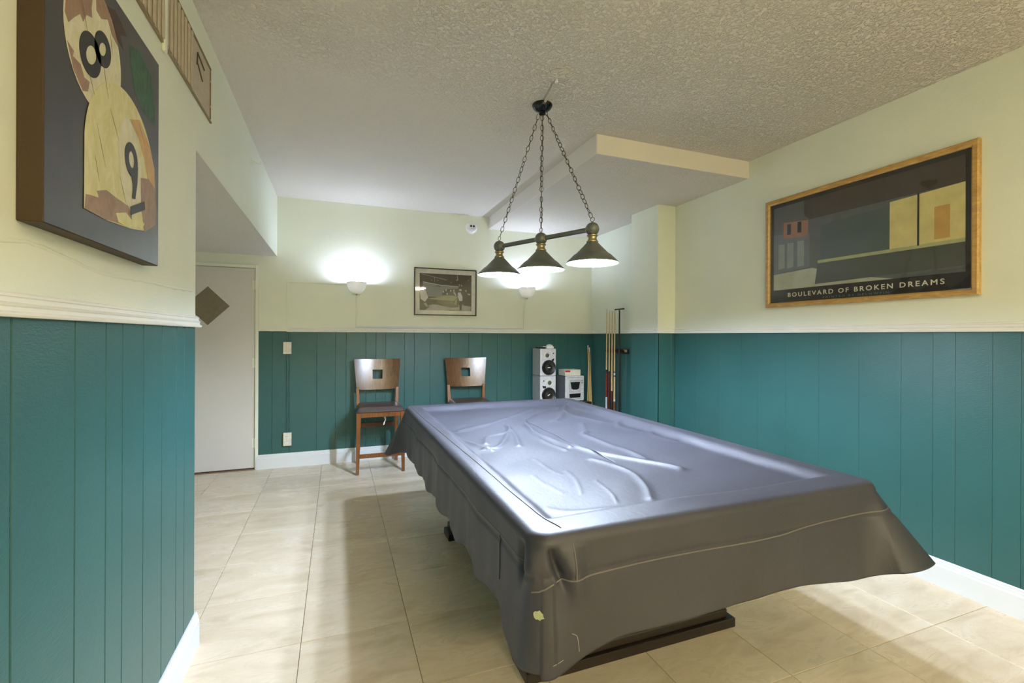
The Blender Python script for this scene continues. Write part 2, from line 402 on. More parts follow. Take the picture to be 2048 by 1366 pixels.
board_row(wall_right, [PX + 0.0005, 3.036, XR - 0.001], lambda a: ((a, PY0 + RW, 0), (1, 0, 0), (0, -1, 0)), gap=0.0005)
# ---- wall behind the camera
wall_front = struct('wall_front', bx(XL - 0.13, XR + 0.1, YF - 0.1, YF, 0, ZC), CREAM)

# ---- chair rails and baseboards
RP = [(0, 0), (0.020, 0), (0.022, 0.004), (0.022, 0.008), (0.015, 0.011), (0.013, 0.019), (0.016, 0.021), (0.017, 0.025), (0.011, 0.028), (0.009, 0.037), (0.012, 0.039), (0.011, 0.044), (0.003, 0.048), (0, 0.048)]
RP = [(o - 0.001 if o == 0 else o, h + RAIL) for o, h in RP]
RAILP = m_wall('cream_rail_paint', srgb(238, 239, 230), 0.35, 0.08)
def rail(n, segs):
    bm = B()
    for p0, p1, out in segs: extrude_profile(bm, RP, p0, p1, out)
    return struct('trim_%d' % n, bm, RAILP)
rail(1, [((XL, YF, 0), (XL, YC + 0.014, 0), (1, 0, 0))])
rail(2, [((-0.474, YB, 0), (XR, YB, 0), (0, -1, 0))])
rail(3, [((XR, YF, 0), (XR, PY0, 0), (-1, 0, 0)), ((PX - 0.02, PY0, 0), (XR, PY0, 0), (0, -1, 0)), ((PX, PY0 - 0.02, 0), (PX, PY1, 0), (-1, 0, 0)), ((XR, PY1, 0), (XR, YB, 0), (-1, 0, 0))])
BP = [(0.0, 0.0), (0.018, 0), (0.018, 0.108), (0.014, 0.114), (0.013, 0.126), (0.010, 0.130), (0.009, 0.139), (0.006, 0.144), (0.0, 0.144)]
def baseb(name, segs):
    bm = B()
    for p0, p1, out in segs: extrude_profile(bm, BP, p0, p1, out)
    return struct(name, bm, WHITE)
baseb('baseboard_left', [((XL, YF, 0), (XL, YC + 0.012, 0), (1, 0, 0))])
baseb('baseboard_back', [((DX1 + 0.02, YB, 0), (XR, YB, 0), (0, -1, 0))])
baseb('baseboard_right', [((XR, YF, 0), (XR, PY0, 0), (-1, 0, 0)), ((PX, PY0, 0), (XR, PY0, 0), (0, -1, 0)), ((PX, PY0 - 0.018, 0), (PX, PY1, 0), (-1, 0, 0)), ((XR, PY1, 0), (XR, YB, 0), (-1, 0, 0))])

# ---- door with diamond window
cxd, czd, rd = -1.178, 1.630, 0.190
bm = B()
dy0, dy1 = YB + 0.012, YB + 0.052
def door_plate(bm):
    rect = [(DX0, 0.018), (DX1, 0.018), (DX1, DZ), (DX0, DZ)]
    dia = [(cxd, czd - rd), (cxd + rd * 0.985, czd), (cxd, czd + rd), (cxd - rd * 0.985, czd)]
    F = {}
    for y in (dy0, dy1):
        F[y] = ([bm.verts.new((x, y, z)) for x, z in rect], [bm.verts.new((x, y, z)) for x, z in dia])
        R, D = F[y]
        for q in ((R[0], R[1], D[0]), (R[1], D[1], D[0]), (R[1], R[2], D[1]), (R[2], D[2], D[1]), (R[2], R[3], D[2]), (R[3], D[3], D[2]), (R[3], R[0], D[3]), (R[0], D[0], D[3])): bm.faces.new(q)
    for k in (0, 1):
        a, b = F[dy0][k], F[dy1][k]
        for i in range(4): bm.faces.new((a[i], a[(i + 1) % 4], b[(i + 1) % 4], b[i]))
    return bm
door = struct('door_1', door_plate(bm), DOORW)
obj('diamond_pane', prism(B(), [(cxd, czd - rd), (cxd + rd, czd), (cxd, czd + rd), (cxd - rd, czd)], (0, dy0 + 0.014, 0), (1, 0, 0), (0, 0, 1), 0.005), DGLASS, door)
bm = B(); box(bm, DX1 + 0.006, DX1 + 0.036, YB - 0.010, YB + 0.05, 0, DZ + 0.036, bev=0.002); box(bm, DX0 - 0.036, DX0 - 0.006, YB - 0.010, YB + 0.05, 0, DZ + 0.036, bev=0.002)
box(bm, DX0 - 0.006, DX1 + 0.006, YB - 0.010, YB + 0.05, DZ + 0.006, DZ + 0.036, bev=0.002)
obj('door_frame', bm, CREAM, door)
for z in (0.22, 1.02, 1.80):
    bm = lathe(B(), [(0.0055, 0), (0.0055, 0.095)], (DX1 + 0.002, YB + 0.004, z), n=10); box(bm, DX1 - 0.02, DX1, YB + 0.009, YB + 0.0125, z, z + 0.095)
    obj('hinge', bm, CREAM, door)
struct('trim_4', bx(DX0, DX1, YB - 0.005, YB + 0.06, 0.0, 0.010), plain('door_sill_wood', srgb(120, 96, 74), 0.5))

# ================================================================ POOL TABLE AND COVER
pt = thing('pool_table', 'dark wood pool table hidden under the grey vinyl cover, its feet showing', 'pool table', ((TX0 + TX1) / 2, (TY0 + TY1) / 2, 0))
def local(bm, t):
    bmesh.ops.translate(bm, verts=bm.verts, vec=-Vector(t.location)); return bm
cxm = (TX0 + TX1) / 2
obj('table_bed', local(bx(TX0 + 0.10, TX1 - 0.10, TY0 + 0.10, TY1 - 0.10, 0.72, 0.765), t := pt), plain('green_baize', srgb(20, 92, 60), 0.9), pt)
for (x0, x1, y0, y1) in ((TX0 + .05, TX0 + .10, TY0 + .05, TY1 - .05), (TX1 - .10, TX1 - .05, TY0 + .05, TY1 - .05), (TX0 + .10, TX1 - .10, TY0 + .05, TY0 + .10), (TX0 + .10, TX1 - .10, TY1 - .10, TY1 - .05)):
    obj('rail', local(bx(x0, x1, y0, y1, 0.70, 0.800, bev=0.012, seg=2), pt), BLACKW, pt)
bm = B(); a = 0.07
box(bm, TX0 + a, TX1 - a, TY0 + a, TY0 + a + .03, 0.56, 0.70); box(bm, TX0 + a, TX1 - a, TY1 - a - .03, TY1 - a, 0.56, 0.70)
box(bm, TX0 + a, TX0 + a + .03, TY0 + a + .03, TY1 - a - .03, 0.56, 0.70); box(bm, TX1 - a - .03, TX1 - a, TY0 + a + .03, TY1 - a - .03, 0.56, 0.70)
obj('apron', local(bm, pt), BLACKW, pt)
FX0, FX1 = 0.688, 1.740
for y0, y1 in ((1.640, 1.800), (2.972, 3.118)):
    obj('pedestal', local(bx(FX0 + 0.045, FX1 - 0.045, y0 + 0.03, y1 - 0.03, 0.085, 0.72), pt), BLACKW, pt)
    bm = bx(FX0, FX1, y0, y1, 0, 0.042, bev=0.003); box(bm, FX0 + 0.02, FX1 - 0.035, y0 + 0.014, y1 - 0.014, 0.042, 0.085, bev=0.008, seg=2)
    obj('foot', local(bm, pt), BLACKW, pt)

# ---- the cover: one continuous sheet
RC = 0.060
def perimeter():
    pts = []; st = 0.0065
    segs = [('l', (TX0 + RC, TY0), (TX1 - RC, TY0), (0, -1)), ('a', (TX1 - RC, TY0 + RC), -90), ('l', (TX1, TY0 + RC), (TX1, TY1 - RC), (1, 0)), ('a', (TX1 - RC, TY1 - RC), 0),
            ('l', (TX1 - RC, TY1), (TX0 + RC, TY1), (0, 1)), ('a', (TX0 + RC, TY1 - RC), 90), ('l', (TX0, TY1 - RC), (TX0, TY0 + RC), (-1, 0)), ('a', (TX0 + RC, TY0 + RC), 180)]
    for s in segs:
        if s[0] == 'l':
            a, b = Vector(s[1]), Vector(s[2]); n = int((b - a).length / st)
            for i in range(n): q = a + (b - a) * (i / n); pts.append((q.x, q.y, s[3][0], s[3][1]))
        else:
            n = 26
            for i in range(n):
                t = math.radians(s[2] + 90 * i / n); pts.append((s[1][0] + RC * math.cos(t), s[1][1] + RC * math.sin(t), math.cos(t), math.sin(t)))
    return np.array(pts)
P = perimeter(); N = len(P)
seg = np.linalg.norm(np.roll(P[:, :2], -1, 0) - P[:, :2], axis=1); arc = np.concatenate([[0], np.cumsum(seg)[:-1]]); total = seg.sum()
def corner_arc(cx, cy):
    d = np.hypot(P[:, 0] - cx, P[:, 1] - cy); return arc[np.argmin(d)]
def near(s0, sig):
    d = np.abs((arc - s0 + total / 2) % total - total / 2); return np.exp(-(d / sig) ** 2)
def sdist(s0): return (arc - s0 + total / 2) % total - total / 2
sNL, sNR, sFR, sFL = corner_arc(TX0, TY0), corner_arc(TX1, TY0), corner_arc(TX1, TY1), corner_arc(TX0, TY1)
left_side = np.clip((P[:, 2] < -0.5).astype(float), 0, 1)
zh = 0.522 + 0.012 * np.exp(-((P[:, 0] - 1.25) / 0.35) ** 2) * (P[:, 3] < -.5)
zh = zh - 0.050 * near(sNL, 0.15) + 0.055 * near(sNR, 0.10) - 0.012 * near(sNR, 0.26) - 0.055 * near(sFL, 0.07)
zh = zh + 0.012 * np.sin(arc * 2 * math.pi / 0.31 + 0.8) * left_side + 0.003 * np.sin(arc * 2 * math.pi / 0.16) * left_side + 0.004 * np.sin(arc * 9.0) * (1 - left_side)
peak = lambda s0, sig: np.exp(-np.abs(sdist(s0)) / sig)
flare = 0.008 + 0.070 * near(sNR, 0.080) + 0.072 * peak(sNR, 0.035) + 0.022 * near(sNR, 0.25) + 0.095 * near(sFL, 0.085) + 0.065 * peak(sFL, 0.035) + 0.02 * near(sFL, 0.25) + 0.13 * near(sFR, 0.09) + 0.018 * near(sNL, 0.10)
wave = (0.007 * np.sin(arc * 2 * math.pi / 0.33 + 0.4) + 0.0022 * np.sin(arc * 2 * math.pi / 0.137 + 1.0)) * (0.25 + 0.75 * left_side)
def gfun(x, c, s): return np.exp(-((x - c) / s) ** 2)
RO = 0.030
wr_lines = [  # (points, height, width)
    ([(0.662, 2.619), (0.80, 2.72), (0.941, 2.809), (1.29, 3.132), (1.426, 3.229)], 0.010, 0.030),
    ([(1.654, 3.252), (1.32, 2.988), (1.13, 2.743), (1.079, 2.442), (1.097, 2.223), (1.094, 2.062)], 0.013, 0.020),
    ([(1.105, 2.682), (1.037, 2.294), (1.048, 2.016)], 0.008, 0.015),
    ([(1.123, 2.096), (1.187, 1.886), (1.287, 1.723), (1.358, 1.567)], 0.013, 0.026),
    ([(1.346, 2.347), (1.314, 2.302), (1.318, 2.095), (1.327, 1.915), (1.316, 1.747)], 0.010, 0.024),
    ([(1.48, 2.619), (1.346, 2.347)], 0.008, 0.030),
    ([(0.989, 2.723), (0.943, 2.434), (0.861, 2.168)], 0.009, 0.018),
    ([(0.716, 2.264), (0.782, 2.437), (0.909, 2.502)], 0.008, 0.018),
    ([(0.677, 2.17), (0.753, 2.185), (0.857, 2.358), (0.991, 2.656)], 0.009, 0.015),
    ([(1.09, 1.847), (1.142, 1.661), (1.09, 1.459), (1.007, 1.31)], 0.007, 0.022),
    ([(0.594, 2.478), (0.667, 2.237), (0.707, 2.138)], 0.007, 0.018),
    ([(0.846, 1.934), (0.838, 1.771), (0.846, 1.679)], 0.0020, 0.009), ([(0.732, 1.693), (0.735, 1.587), (0.748, 1.467)], 0.0020, 0.009),
    ([(0.894, 1.72), (0.869, 1.589), (0.813, 1.443)], 0.0020, 0.009), ([(0.941, 1.563), (0.911, 1.408), (0.876, 1.318)], 0.0020, 0.009),
    ([(1.707, 3.287), (1.49, 2.928), (1.35, 2.738)], 0.012, 0.035), ([(1.60, 3.30), (1.56, 2.90), (1.62, 2.6)], 0.008, 0.03),
    ([(1.70, 2.55), (1.63, 2.42), (1.66, 2.30)], 0.008, 0.03), ([(1.72, 2.25), (1.66, 2.12), (1.68, 2.0)], 0.007, 0.03),
    ([(0.64, 1.35), (0.72, 1.30), (0.95, 1.255)], 0.004, 0.02)]
def polydist(X, Y, pts):
    d = np.full(X.shape, 9.0)
    pts = [(p.x, p.y) for p in smooth_line([(a, b, 0) for a, b in pts], 6)]
    for (ax, ay), (bx_, by_) in zip(pts, pts[1:]):
        vx, vy = bx_ - ax, by_ - ay; L = vx * vx + vy * vy + 1e-12
        t = np.clip(((X - ax) * vx + (Y - ay) * vy) / L, 0, 1)
        d = np.minimum(d, np.hypot(X - ax - t * vx, Y - ay - t * vy))
    return d
def top_z(X, Y):
    d = np.minimum(np.minimum(X - TX0, TX1 - X), np.minimum((Y - TY0) * 0.8, TY1 - Y))
    t = np.clip((d - 0.090) / 0.065, 0, 1); t = t * t * (3 - 2 * t)
    z = TZ - 0.036 * t - 0.006 * np.clip((d - 0.17) / 0.5, 0, 1)
    inner = np.clip((d - 0.05) / 0.06, 0, 1)
    for pts, h, wd in wr_lines:
        dd = polydist(X, Y, pts); z = z + inner * h * np.exp(-np.abs(dd / (wd * 0.72)) ** 1.5)
    # small sagging ripples along the right cushion and elsewhere
    z = z + 0.0022 * inner * np.sin(9 * X + 5.5 * Y + 2 * np.sin(3.1 * Y)) + 0.0014 * inner * np.sin(23 * Y - 11 * X + 2.5 * np.sin(4 * X))
    return z
verts = []; rows = []
# top rings, outermost first
E = P[:, :2] - P[:, 2:] * RO
hw = (TX1 - TX0) / 2
medial = np.stack([np.full(N, (TX0 + TX1) / 2), np.clip(E[:, 1], TY0 + hw, TY1 - hw)], 1)
K = 74; faces = []
def add_row(X, Y, Z):
    s = len(verts); verts.extend(zip(X.tolist(), Y.tolist(), Z.tolist())); rows.append(s)
for k in range(K, -1, -1):
    f = k / K; q = medial + (E - medial) * f
    if k == 0: q = medial + (E - medial) * 0.002
    add_row(q[:, 0], q[:, 1], top_z(q[:, 0], q[:, 1]))
prof_rows = [(math.radians(a), None) for a in (18, 36, 54, 72, 90)] + [(None, t) for t in np.linspace(0.02, 1, 44)]
dNL = sdist(sNL)
for ang, t in prof_rows:
    if t is None:
        off = np.full(N, -RO * (1 - math.sin(ang))); z = np.full(N, TZ - RO * (1 - math.cos(ang))); z = z
        # near-left corner pinched down a little
    else:
        z = (TZ - RO) + (zh - (TZ - RO)) * t; tt = t ** 1.15
        off = flare * tt + wave * t
        # tucked darts of the tailored near-left corner
        zz = z
        off = off + (-0.026 * gfun(dNL, -0.062, 0.016) + 0.014 * gfun(dNL, -0.012, 0.024) - 0.030 * gfun(dNL, 0.052 + (0.76 - zz) * 0.35, 0.013) + 0.014 * gfun(dNL, 0.098, 0.03)) * gfun(zz, 0.745, 0.048)
        off = off + 0.010 * gfun(dNL, 0.11, 0.03) * gfun(zz, 0.69, 0.05) - 0.008 * gfun(dNL, 0.06, 0.03) * gfun(zz, 0.66, 0.06)
        off = off - 0.004 * gfun(zz, 0.722, 0.006) * (np.abs(dNL) > 0.0)      # puckered seam line
        # gentle bellies of the hanging sides
        off = off + 0.006 * np.sin(arc * 2 * math.pi / 0.63 + 1.0) * np.sin(math.pi * t)
    add_row(P[:, 0] + P[:, 2] * off, P[:, 1] + P[:, 3] * off, z)
for a, b in zip(rows[1:], rows[2:] if False else rows[1:][1:]):
    pass
order = rows[:K + 1][::-1] + rows[K + 1:]        # centre -> edge -> hem
for a, b in zip(order, order[1:]):
    for i in range(N):
        j = (i + 1) % N; faces.append((a + i, b + i, b + j, a + j))
_v = [Vector(verts[i]) for i in faces[N * 60]]
if (_v[1] - _v[0]).cross(_v[2] - _v[0]).z < 0: faces = [f[::-1] for f in faces]
cover = obj('table_cover', (verts, [], faces), VINYL, None)
for p in cover.data.polygons: p.use_smooth = True
so = cover.modifiers.new('thickness', 'SOLIDIFY'); so.thickness = 0.0016; so.offset = -1.0
tag(cover, 'grey wrinkled vinyl cover draped over the pool table', 'table cover')
bvh = BVHTree.FromPolygons([Vector(v) for v in verts], faces)
def cast(o, d, off=0.001):
    h = bvh.ray_cast(Vector(o), Vector(d))
    if h[0] is None: return None
    n = h[1] if h[1].dot(Vector(d)) < 0 else -h[1]
    return h[0] + n * off
def seam(rays, r=0.0022, mat=None):
    pts = [cast(o, d, r * 0.3) for o, d in rays]; pts = [p for p in pts if p is not None]
    o = obj('seam', tube(B(), pts, r, 6), mat or VSEAM, cover, True); return o
seam([((x, 0.4, 0.713 + 0.028 * max(0, (x - 1.35) / 0.5) - 0.03 * math.exp(-((x - 0.47) / 0.05) ** 2)), (0, 1, 0)) for x in np.linspace(0.475, 1.90, 90)])
seam([((-0.2, y, 0.742 - 0.03 * (y - 1.15) / 2.4 - 0.04 * math.exp(-((y - 1.12) / 0.04) ** 2)), (1, 0, 0)) for y in np.linspace(1.125, 3.53, 120)], 0.0018)
line = smooth_line([(0.512, 3.48, 2), (0.510, 3.035, 2), (0.528, 2.3, 2), (0.541, 1.782, 2), (0.552, 1.289, 2), (0.572, 1.13, 2)], 14)
seam([((p.x, p.y, 2), (0, 0, -1)) for p in line] + [((0.585, 0.4, z), (0, 1, 0)) for z in (0.80, 0.78, 0.76, 0.74, 0.715)], 0.0022)
seam([((-0.2, 1.345, z), (1, 0, 0)) for z in np.linspace(0.735, 0.60, 14)], 0.0022, plain('dark_vinyl_slit', srgb(36, 34, 34), 0.5))
# torn pale patch and scuffs
def decal(name, poly, o, d, U, V, mat, off=0.0012):
    bm = B(); pts = [cast(Vector(o) + Vector(U) * a + Vector(V) * b, d, off) for a, b in poly]
    c = cast(o, d, off); cv = bm.verts.new(c); vs = [bm.verts.new(p) for p in pts]
    for i in range(len(vs)): bm.faces.new((cv, vs[i], vs[(i + 1) % len(vs)]))
    return obj(name, bm, mat, cover)
random.seed(3)
decal('torn_patch', [(0.0105 * random.uniform(0.75, 1.25) * math.cos(t), 0.0125 * random.uniform(0.75, 1.2) * math.sin(t)) for t in np.linspace(0, 2 * math.pi, 15)[:-1]],
      (0.490, 0.5, 0.628), (0, 1, 0), (1, 0, 0), (0, 0, 1), plain('pale_green_backing', srgb(172, 180, 140), 0.8))
scuffm = plain('white_scuff', srgb(168, 166, 156), 0.7)
for pl in ([(0.575, 0.575), (0.590, 0.565), (0.595, 0.545), (0.598, 0.522)], [(0.520, 0.505), (0.535, 0.512), (0.548, 0.516)]):
    pts = [cast((x, 0.4, z), (0, 1, 0), 0.0003) for x, z in pl]; pts = [p for p in pts if p]
    if len(pts) > 1: obj('scuff', tube(B(), smooth_line(pts, 3), 0.0007, 5), scuffm, cover)

# ================================================================ PENDANT LAMP
L1, L2, L3 = Vector((0.977, 2.845, 1.931)), Vector((1.149, 2.556, 1.931)), Vector((1.287, 2.190, 1.931))
L2 = Vector((1.137, 2.521, 1.931))
Ld = (L1 - L3).normalized(); L1 = L2 + Ld * 0.355; L3 = L2 - Ld * 0.365
CAN = Vector((1.160, 2.562, ZC))
lamp = thing('pendant_lamp', 'dark green three-shade billiard lamp hanging on chains over the pool table', 'ceiling lamp', CAN)
L = lambda bm: local(bm, lamp)
obj('canopy', L(lathe(B(), [(0.060, 0), (0.062, -0.006), (0.058, -0.016), (0.046, -0.030), (0.030, -0.038), (0.020, -0.042), (0.019, -0.058), (0.014, -0.062)], CAN, n=36)), BLACKM, lamp, True)
for a, b in ((L1, L2), (L2, L3)):
    d = (b - a).normalized()
    obj('bar', L(lathe(B(), [(0.0135, 0.03), (0.0135, (b - a).length - 0.03)], a, d, 20)), LAMPG, lamp, True)
    for q in (0.030, (b - a).length - 0.036): obj('bar_collar', L(lathe(B(), [(0.0135, q - 0.002), (0.018, q), (0.018, q + 0.006), (0.0135, q + 0.008)], a, d, 20)), BRASS, lamp, True)
    
def make_chain(a, b):
    bm = B(); d = b - a; Ln = d.length; pitch = 0.032; n = round(Ln / pitch); pitch = Ln / n
    D, u, v = frame_axes(d)
    for i in range(n):
        c = a + D * (pitch * (i + 0.5)); jit = random.uniform(-0.35, 0.35)
        s0 = u if i % 2 else v; s0 = s0 * math.cos(jit) + D.cross(s0) * math.sin(jit)
        pts = []
        for k in range(14):
            t = 2 * math.pi * k / 14; pts.append(c + D * (math.cos(t) * (pitch * 0.5 + 0.0026)) + s0 * (math.sin(t) * 0.0100) + Vector((0, 0, 0)))
        tube(bm, pts, 0.0019, 5, closed=True)
    return bm
for i, (c, offs) in enumerate(((L1, 0.026), (L2, 0.0), (L3, -0.026))):
    top = CAN + Ld * offs + Vector((0, 0, -0.048 if offs else -0.064)); ball = c; ringc = c + Vector((0, 0, 0.052))
    dirn = (top - ringc).normalized()
    obj('chain', L(make_chain(top, ringc + dirn * 0.013)), CHAINM, lamp, True)
    bm = B(); tube(bm, [ringc + (Ld * math.cos(t) + Vector((0, 0, 1)) * math.sin(t)) * 0.0125 for t in np.linspace(0, 2 * math.pi, 19)[:-1]], 0.0018, 6, True)
    lathe(bm, [(0.004, 0.033), (0.005, 0.036), (0.003, 0.041)], c, n=10)
    obj('hanging_ring', L(bm), CHAINM, lamp, True)
    bm = lathe(B(), [(0.037 * math.sin(t), -0.037 * math.cos(t)) for t in np.linspace(0.02, math.pi - 0.02, 16)], c, n=28)
    obj('ball', L(bm), LAMPG, lamp, True)
    obj('neck', L(lathe(B(), [(0.022, -0.030), (0.030, -0.034), (0.030, -0.038), (0.024, -0.043), (0.0225, -0.052), (0.026, -0.062), (0.032, -0.067), (0.032, -0.071), (0.026, -0.074)], c, n=28)), BRASS, lamp, True)
    sh = obj('shade', L(lathe(B(), [(0.028, -0.070), (0.0300, -0.074), (0.086, -0.132), (0.089, -0.134), (0.098, -0.141), (0.101, -0.142), (0.130, -0.171), (0.138, -0.178), (0.141, -0.182), (0.142, -0.185), (0.140, -0.187), (0.137, -0.184)], c, n=48, cap1=False)), LAMPG, lamp, 30)
    obj('shade_lining', L(lathe(B(), [(0.010, -0.074), (0.026, -0.0745), (0.083, -0.132), (0.095, -0.143), (0.127, -0.173), (0.1375, -0.1845)], c, n=48, cap1=False)), LINING, sh, True)
    bm = B(); bmesh.ops.create_icosphere(bm, subdivisions=2, radius=0.030, matrix=Matrix.Translation(c + Vector((0, 0, -0.145))))
    obj('bulb', L(bm), BULB, lamp, True)
    obj('socket', L(lathe(B(), [(0.016, -0.076), (0.016, -0.118)], c, n=16)), WPLAST, lamp, True)
pts = smooth_line([CAN + Vector((0, 0, -0.06)), CAN + Vector((0.004, 0.002, -0.25)), L2 * 0.5 + CAN * 0.5 + Vector((-0.004, 0, 0)), L2 + Vector((0.004, 0, 0.15)), L2 + Vector((0, 0, 0.036))], 6)
obj('cord', L(tube(B(), pts, 0.002, 6)), CHAINM, lamp, True)
# ceiling junction plate and raceway feeding the lamp
jb = thing('junction_plate', 'round cream junction plate on the ceiling with a thin raceway to the lamp', 'junction box', (1.112, 2.240, ZC))
obj('plate', local(lathe(B(), [(0.068, 0), (0.068, -0.004), (0.064, -0.006)], (1.112, 2.240, ZC), n=40), jb), CEIL, jb, True)
obj('clip', local(lathe(B(), [(0.010, -0.006), (0.010, -0.020), (0.006, -0.024)], (1.112, 2.270, ZC), n=14), jb), WPLAST, jb, True)
d = (CAN - Vector((1.112, 2.27, ZC))); d.normalize()
obj('raceway', local(tube(B(), [Vector((1.112, 2.27, ZC - 0.010)), CAN - d * 0.067 + Vector((0, 0, -0.010))], 0.0085, 10), jb), CEIL, jb, True)

# ================================================================ WALL SCONCES AND WIRING
def sconce(x, z, label, sc=1.0):
    y = YB - 0.104; t = thing('wall_sconce', label, 'wall lamp', (x, YB, z), 'bowl sconces on the back wall')
    c = Vector((x, y, z))
    bm = lathe(B(), [(0.004, -0.122)] + [(0.099 * math.cos(q), -0.002 - 0.120 * math.sin(q)) for q in np.linspace(1.45, 0, 14)], c, n=40, cap1=False)
    obj('bowl', local(bm, t), CERAM, t, True)
    bm = lathe(B(), [(0.0985, -0.003), (0.1025, -0.003), (0.1025, 0.001), (0.0985, 0.001), (0.0985, -0.003)], c, n=40, cap0=False, cap1=False)
    obj('rim', local(bm, t), BRASS, t, True)
    obj('back_plate', local(bx(x - 0.045, x + 0.045, YB - 0.012, YB, z - 0.12, z + 0.02, bev=0.006, seg=2), t), CERAM, t, True)
    obj('finial', local(lathe(B(), [(0.003, -0.136), (0.006, -0.131), (0.007, -0.125), (0.004, -0.122)], c, n=14), t), BRASS, t, True)
    bm = B(); bmesh.ops.create_icosphere(bm, subdivisions=2, radius=0.034, matrix=Matrix.Translation(c + Vector((0, 0, -0.026))) @ Matrix.Diagonal((1, 1, 1.25, 1)))
    obj('bulb', local(bm, t), SBULB, t, True)
    obj('socket', local(lathe(B(), [(0.018, -0.118), (0.018, -0.05)], c, n=16), t), CERAM, t, True)
    return t
sconce(0.190, 1.905, 'lit cream bowl sconce left of the black-and-white photograph')
sconce(2.131, 1.925, 'lit cream bowl sconce partly hidden behind the pendant shades', 0.95)
def raceway(label, runs, mat, group=None, r=0.008):
    t = thing('wire_raceway', label, 'raceway', runs[0][0], group)
    for p0, p1 in runs:
        p0, p1 = Vector(p0), Vector(p1); lo = Vector(map(min, p0, p1)); hi = Vector(map(max, p0, p1))
        bm = bx(lo.x - r, hi.x + r, YB - 0.013, YB, lo.z - r, hi.z + r, bev=0.003)
        obj('channel', local(bm, t), mat, t)
    return t
raceway('cream wire raceway bending up the wall to the left sconce', [((-0.476, YB, 1.39), (-0.476, YB, 1.893)), ((-0.460, YB, 1.893), (0.128, YB, 1.893))], CREAM)
raceway('long cream wire raceway lying along the top of the back chair rail', [((0.190, YB, 1.441), (2.125, YB, 1.441))], WHITE)
raceway('thin cream raceway dropping below the left sconce', [((0.190, YB, 1.458), (0.190, YB, 1.778))], CREAM, r=0.005)
raceway('thin cream raceway dropping below the right sconce', [((2.128, YB, 1.458), (2.128, YB, 1.80))], CREAM, r=0.005)
raceway('teal painted raceway between the blank plate and the outlet', [((-0.474, YB, 0.36), (-0.474, YB, 1.15)), ((-0.474, YB, 1.28), (-0.474, YB, 1.372))], TEAL)
ls = thing('blank_plate', 'ivory blank wall plate above the outlet by the door', 'wall plate', (-0.474, YB, 1.216))
obj('plate', local(bx(-0.512, -0.436, YB - 0.034, YB, 1.155, 1.277, bev=0.004, seg=2), ls), PLAST, ls)
obj('screw', local(lathe(B(), [(0.004, 0), (0.003, 0.002)], (-0.474, YB - 0.034, 1.216), (0, -1, 0), 10), ls), SILVER, ls)
ou = thing('wall_outlet', 'ivory double outlet low on the teal wall by the door', 'outlet', (-0.470, YB, 0.288))
obj('plate', local(bx(-0.508, -0.432, YB - 0.034, YB, 0.222, 0.354, bev=0.004, seg=2), ou), PLAST, ou)
for z in (0.262, 0.314):
    f = obj('socket_face', local(bx(-0.487, -0.453, YB - 0.0365, YB - 0.033, z - 0.017, z + 0.017, bev=0.006, seg=2), ou), WPLAST, ou)
    bm = B(); box(bm, -0.479, -0.476, YB - 0.0372, YB - 0.036, z - 0.004, z + 0.009); box(bm, -0.465, -0.462, YB - 0.0372, YB - 0.036, z - 0.004, z + 0.009)
    obj('slot', local(bm, ou), BPLAST, f)
# round alarm on the back wall
al = thing('wall_alarm', 'round white alarm with two dark lenses high on the back wall', 'alarm', (1.462, YB, 2.612))
c = Vector((1.462, YB, 2.612))
obj('housing', local(lathe(B(), [(0.068, 0), (0.068, 0.018), (0.063, 0.030), (0.050, 0.044), (0.042, 0.047)], c, (0, -1, 0), 36), al), WPLAST, al, True)
for dx in (-0.014, 0.019): obj('lens', local(lathe(B(), [(0.0125, 0), (0.0125, 0.004), (0.008, 0.007)], c + Vector((dx, -0.046, 0.010)), (0, -1, 0), 18), al), BPLAST, al, True)
obj('slot', local(bx(c.x - 0.018, c.x + 0.020, YB - 0.0478, YB - 0.046, c.z - 0.022, c.z - 0.019), al), GREYSIDE, al)

# ================================================================ FRAMED PICTURES
def flat(name, poly, mat, parent, origin, U, V, lift, base):
    o = Vector(origin) - Vector(base); N = Vector(U).cross(Vector(V))
    return obj(name, prism(B(), poly, o + N * lift, U, V, 0.0003), mat, parent)
def ink(name, r, g, b, rough=0.55): return plain('print_' + name, srgb(r, g, b), rough, nscale=14, var=0.10)
def m_glass():
    t = NT('picture_glass'); lw = t.n('ShaderNodeLayerWeight'); lw.inputs['Blend'].default_value = 0.5; pw = t.n('ShaderNodeMath', operation='POWER'); pw.inputs[1].default_value = 4.0; t.l(lw.outputs['Facing'], pw.inputs[0]); fr = t.n('ShaderNodeMath', operation='MULTIPLY_ADD'); fr.inputs[1].default_value = 0.5; fr.inputs[2].default_value = 0.03; t.l(pw.outputs[0], fr.inputs[0])
    tr = t.n('ShaderNodeBsdfTransparent'); gl = t.n('ShaderNodeBsdfGlossy'); gl.inputs['Roughness'].default_value = 0.03
    mx = t.n('ShaderNodeMixShader'); t.l(fr.outputs[0], mx.inputs[0]); t.l(tr.outputs[0], mx.inputs[1]); t.l(gl.outputs[0], mx.inputs[2])
    t.l(mx.outputs[0], t.t.nodes['Material Output'].inputs['Surface']); return t.m
PGLASS = m_glass()
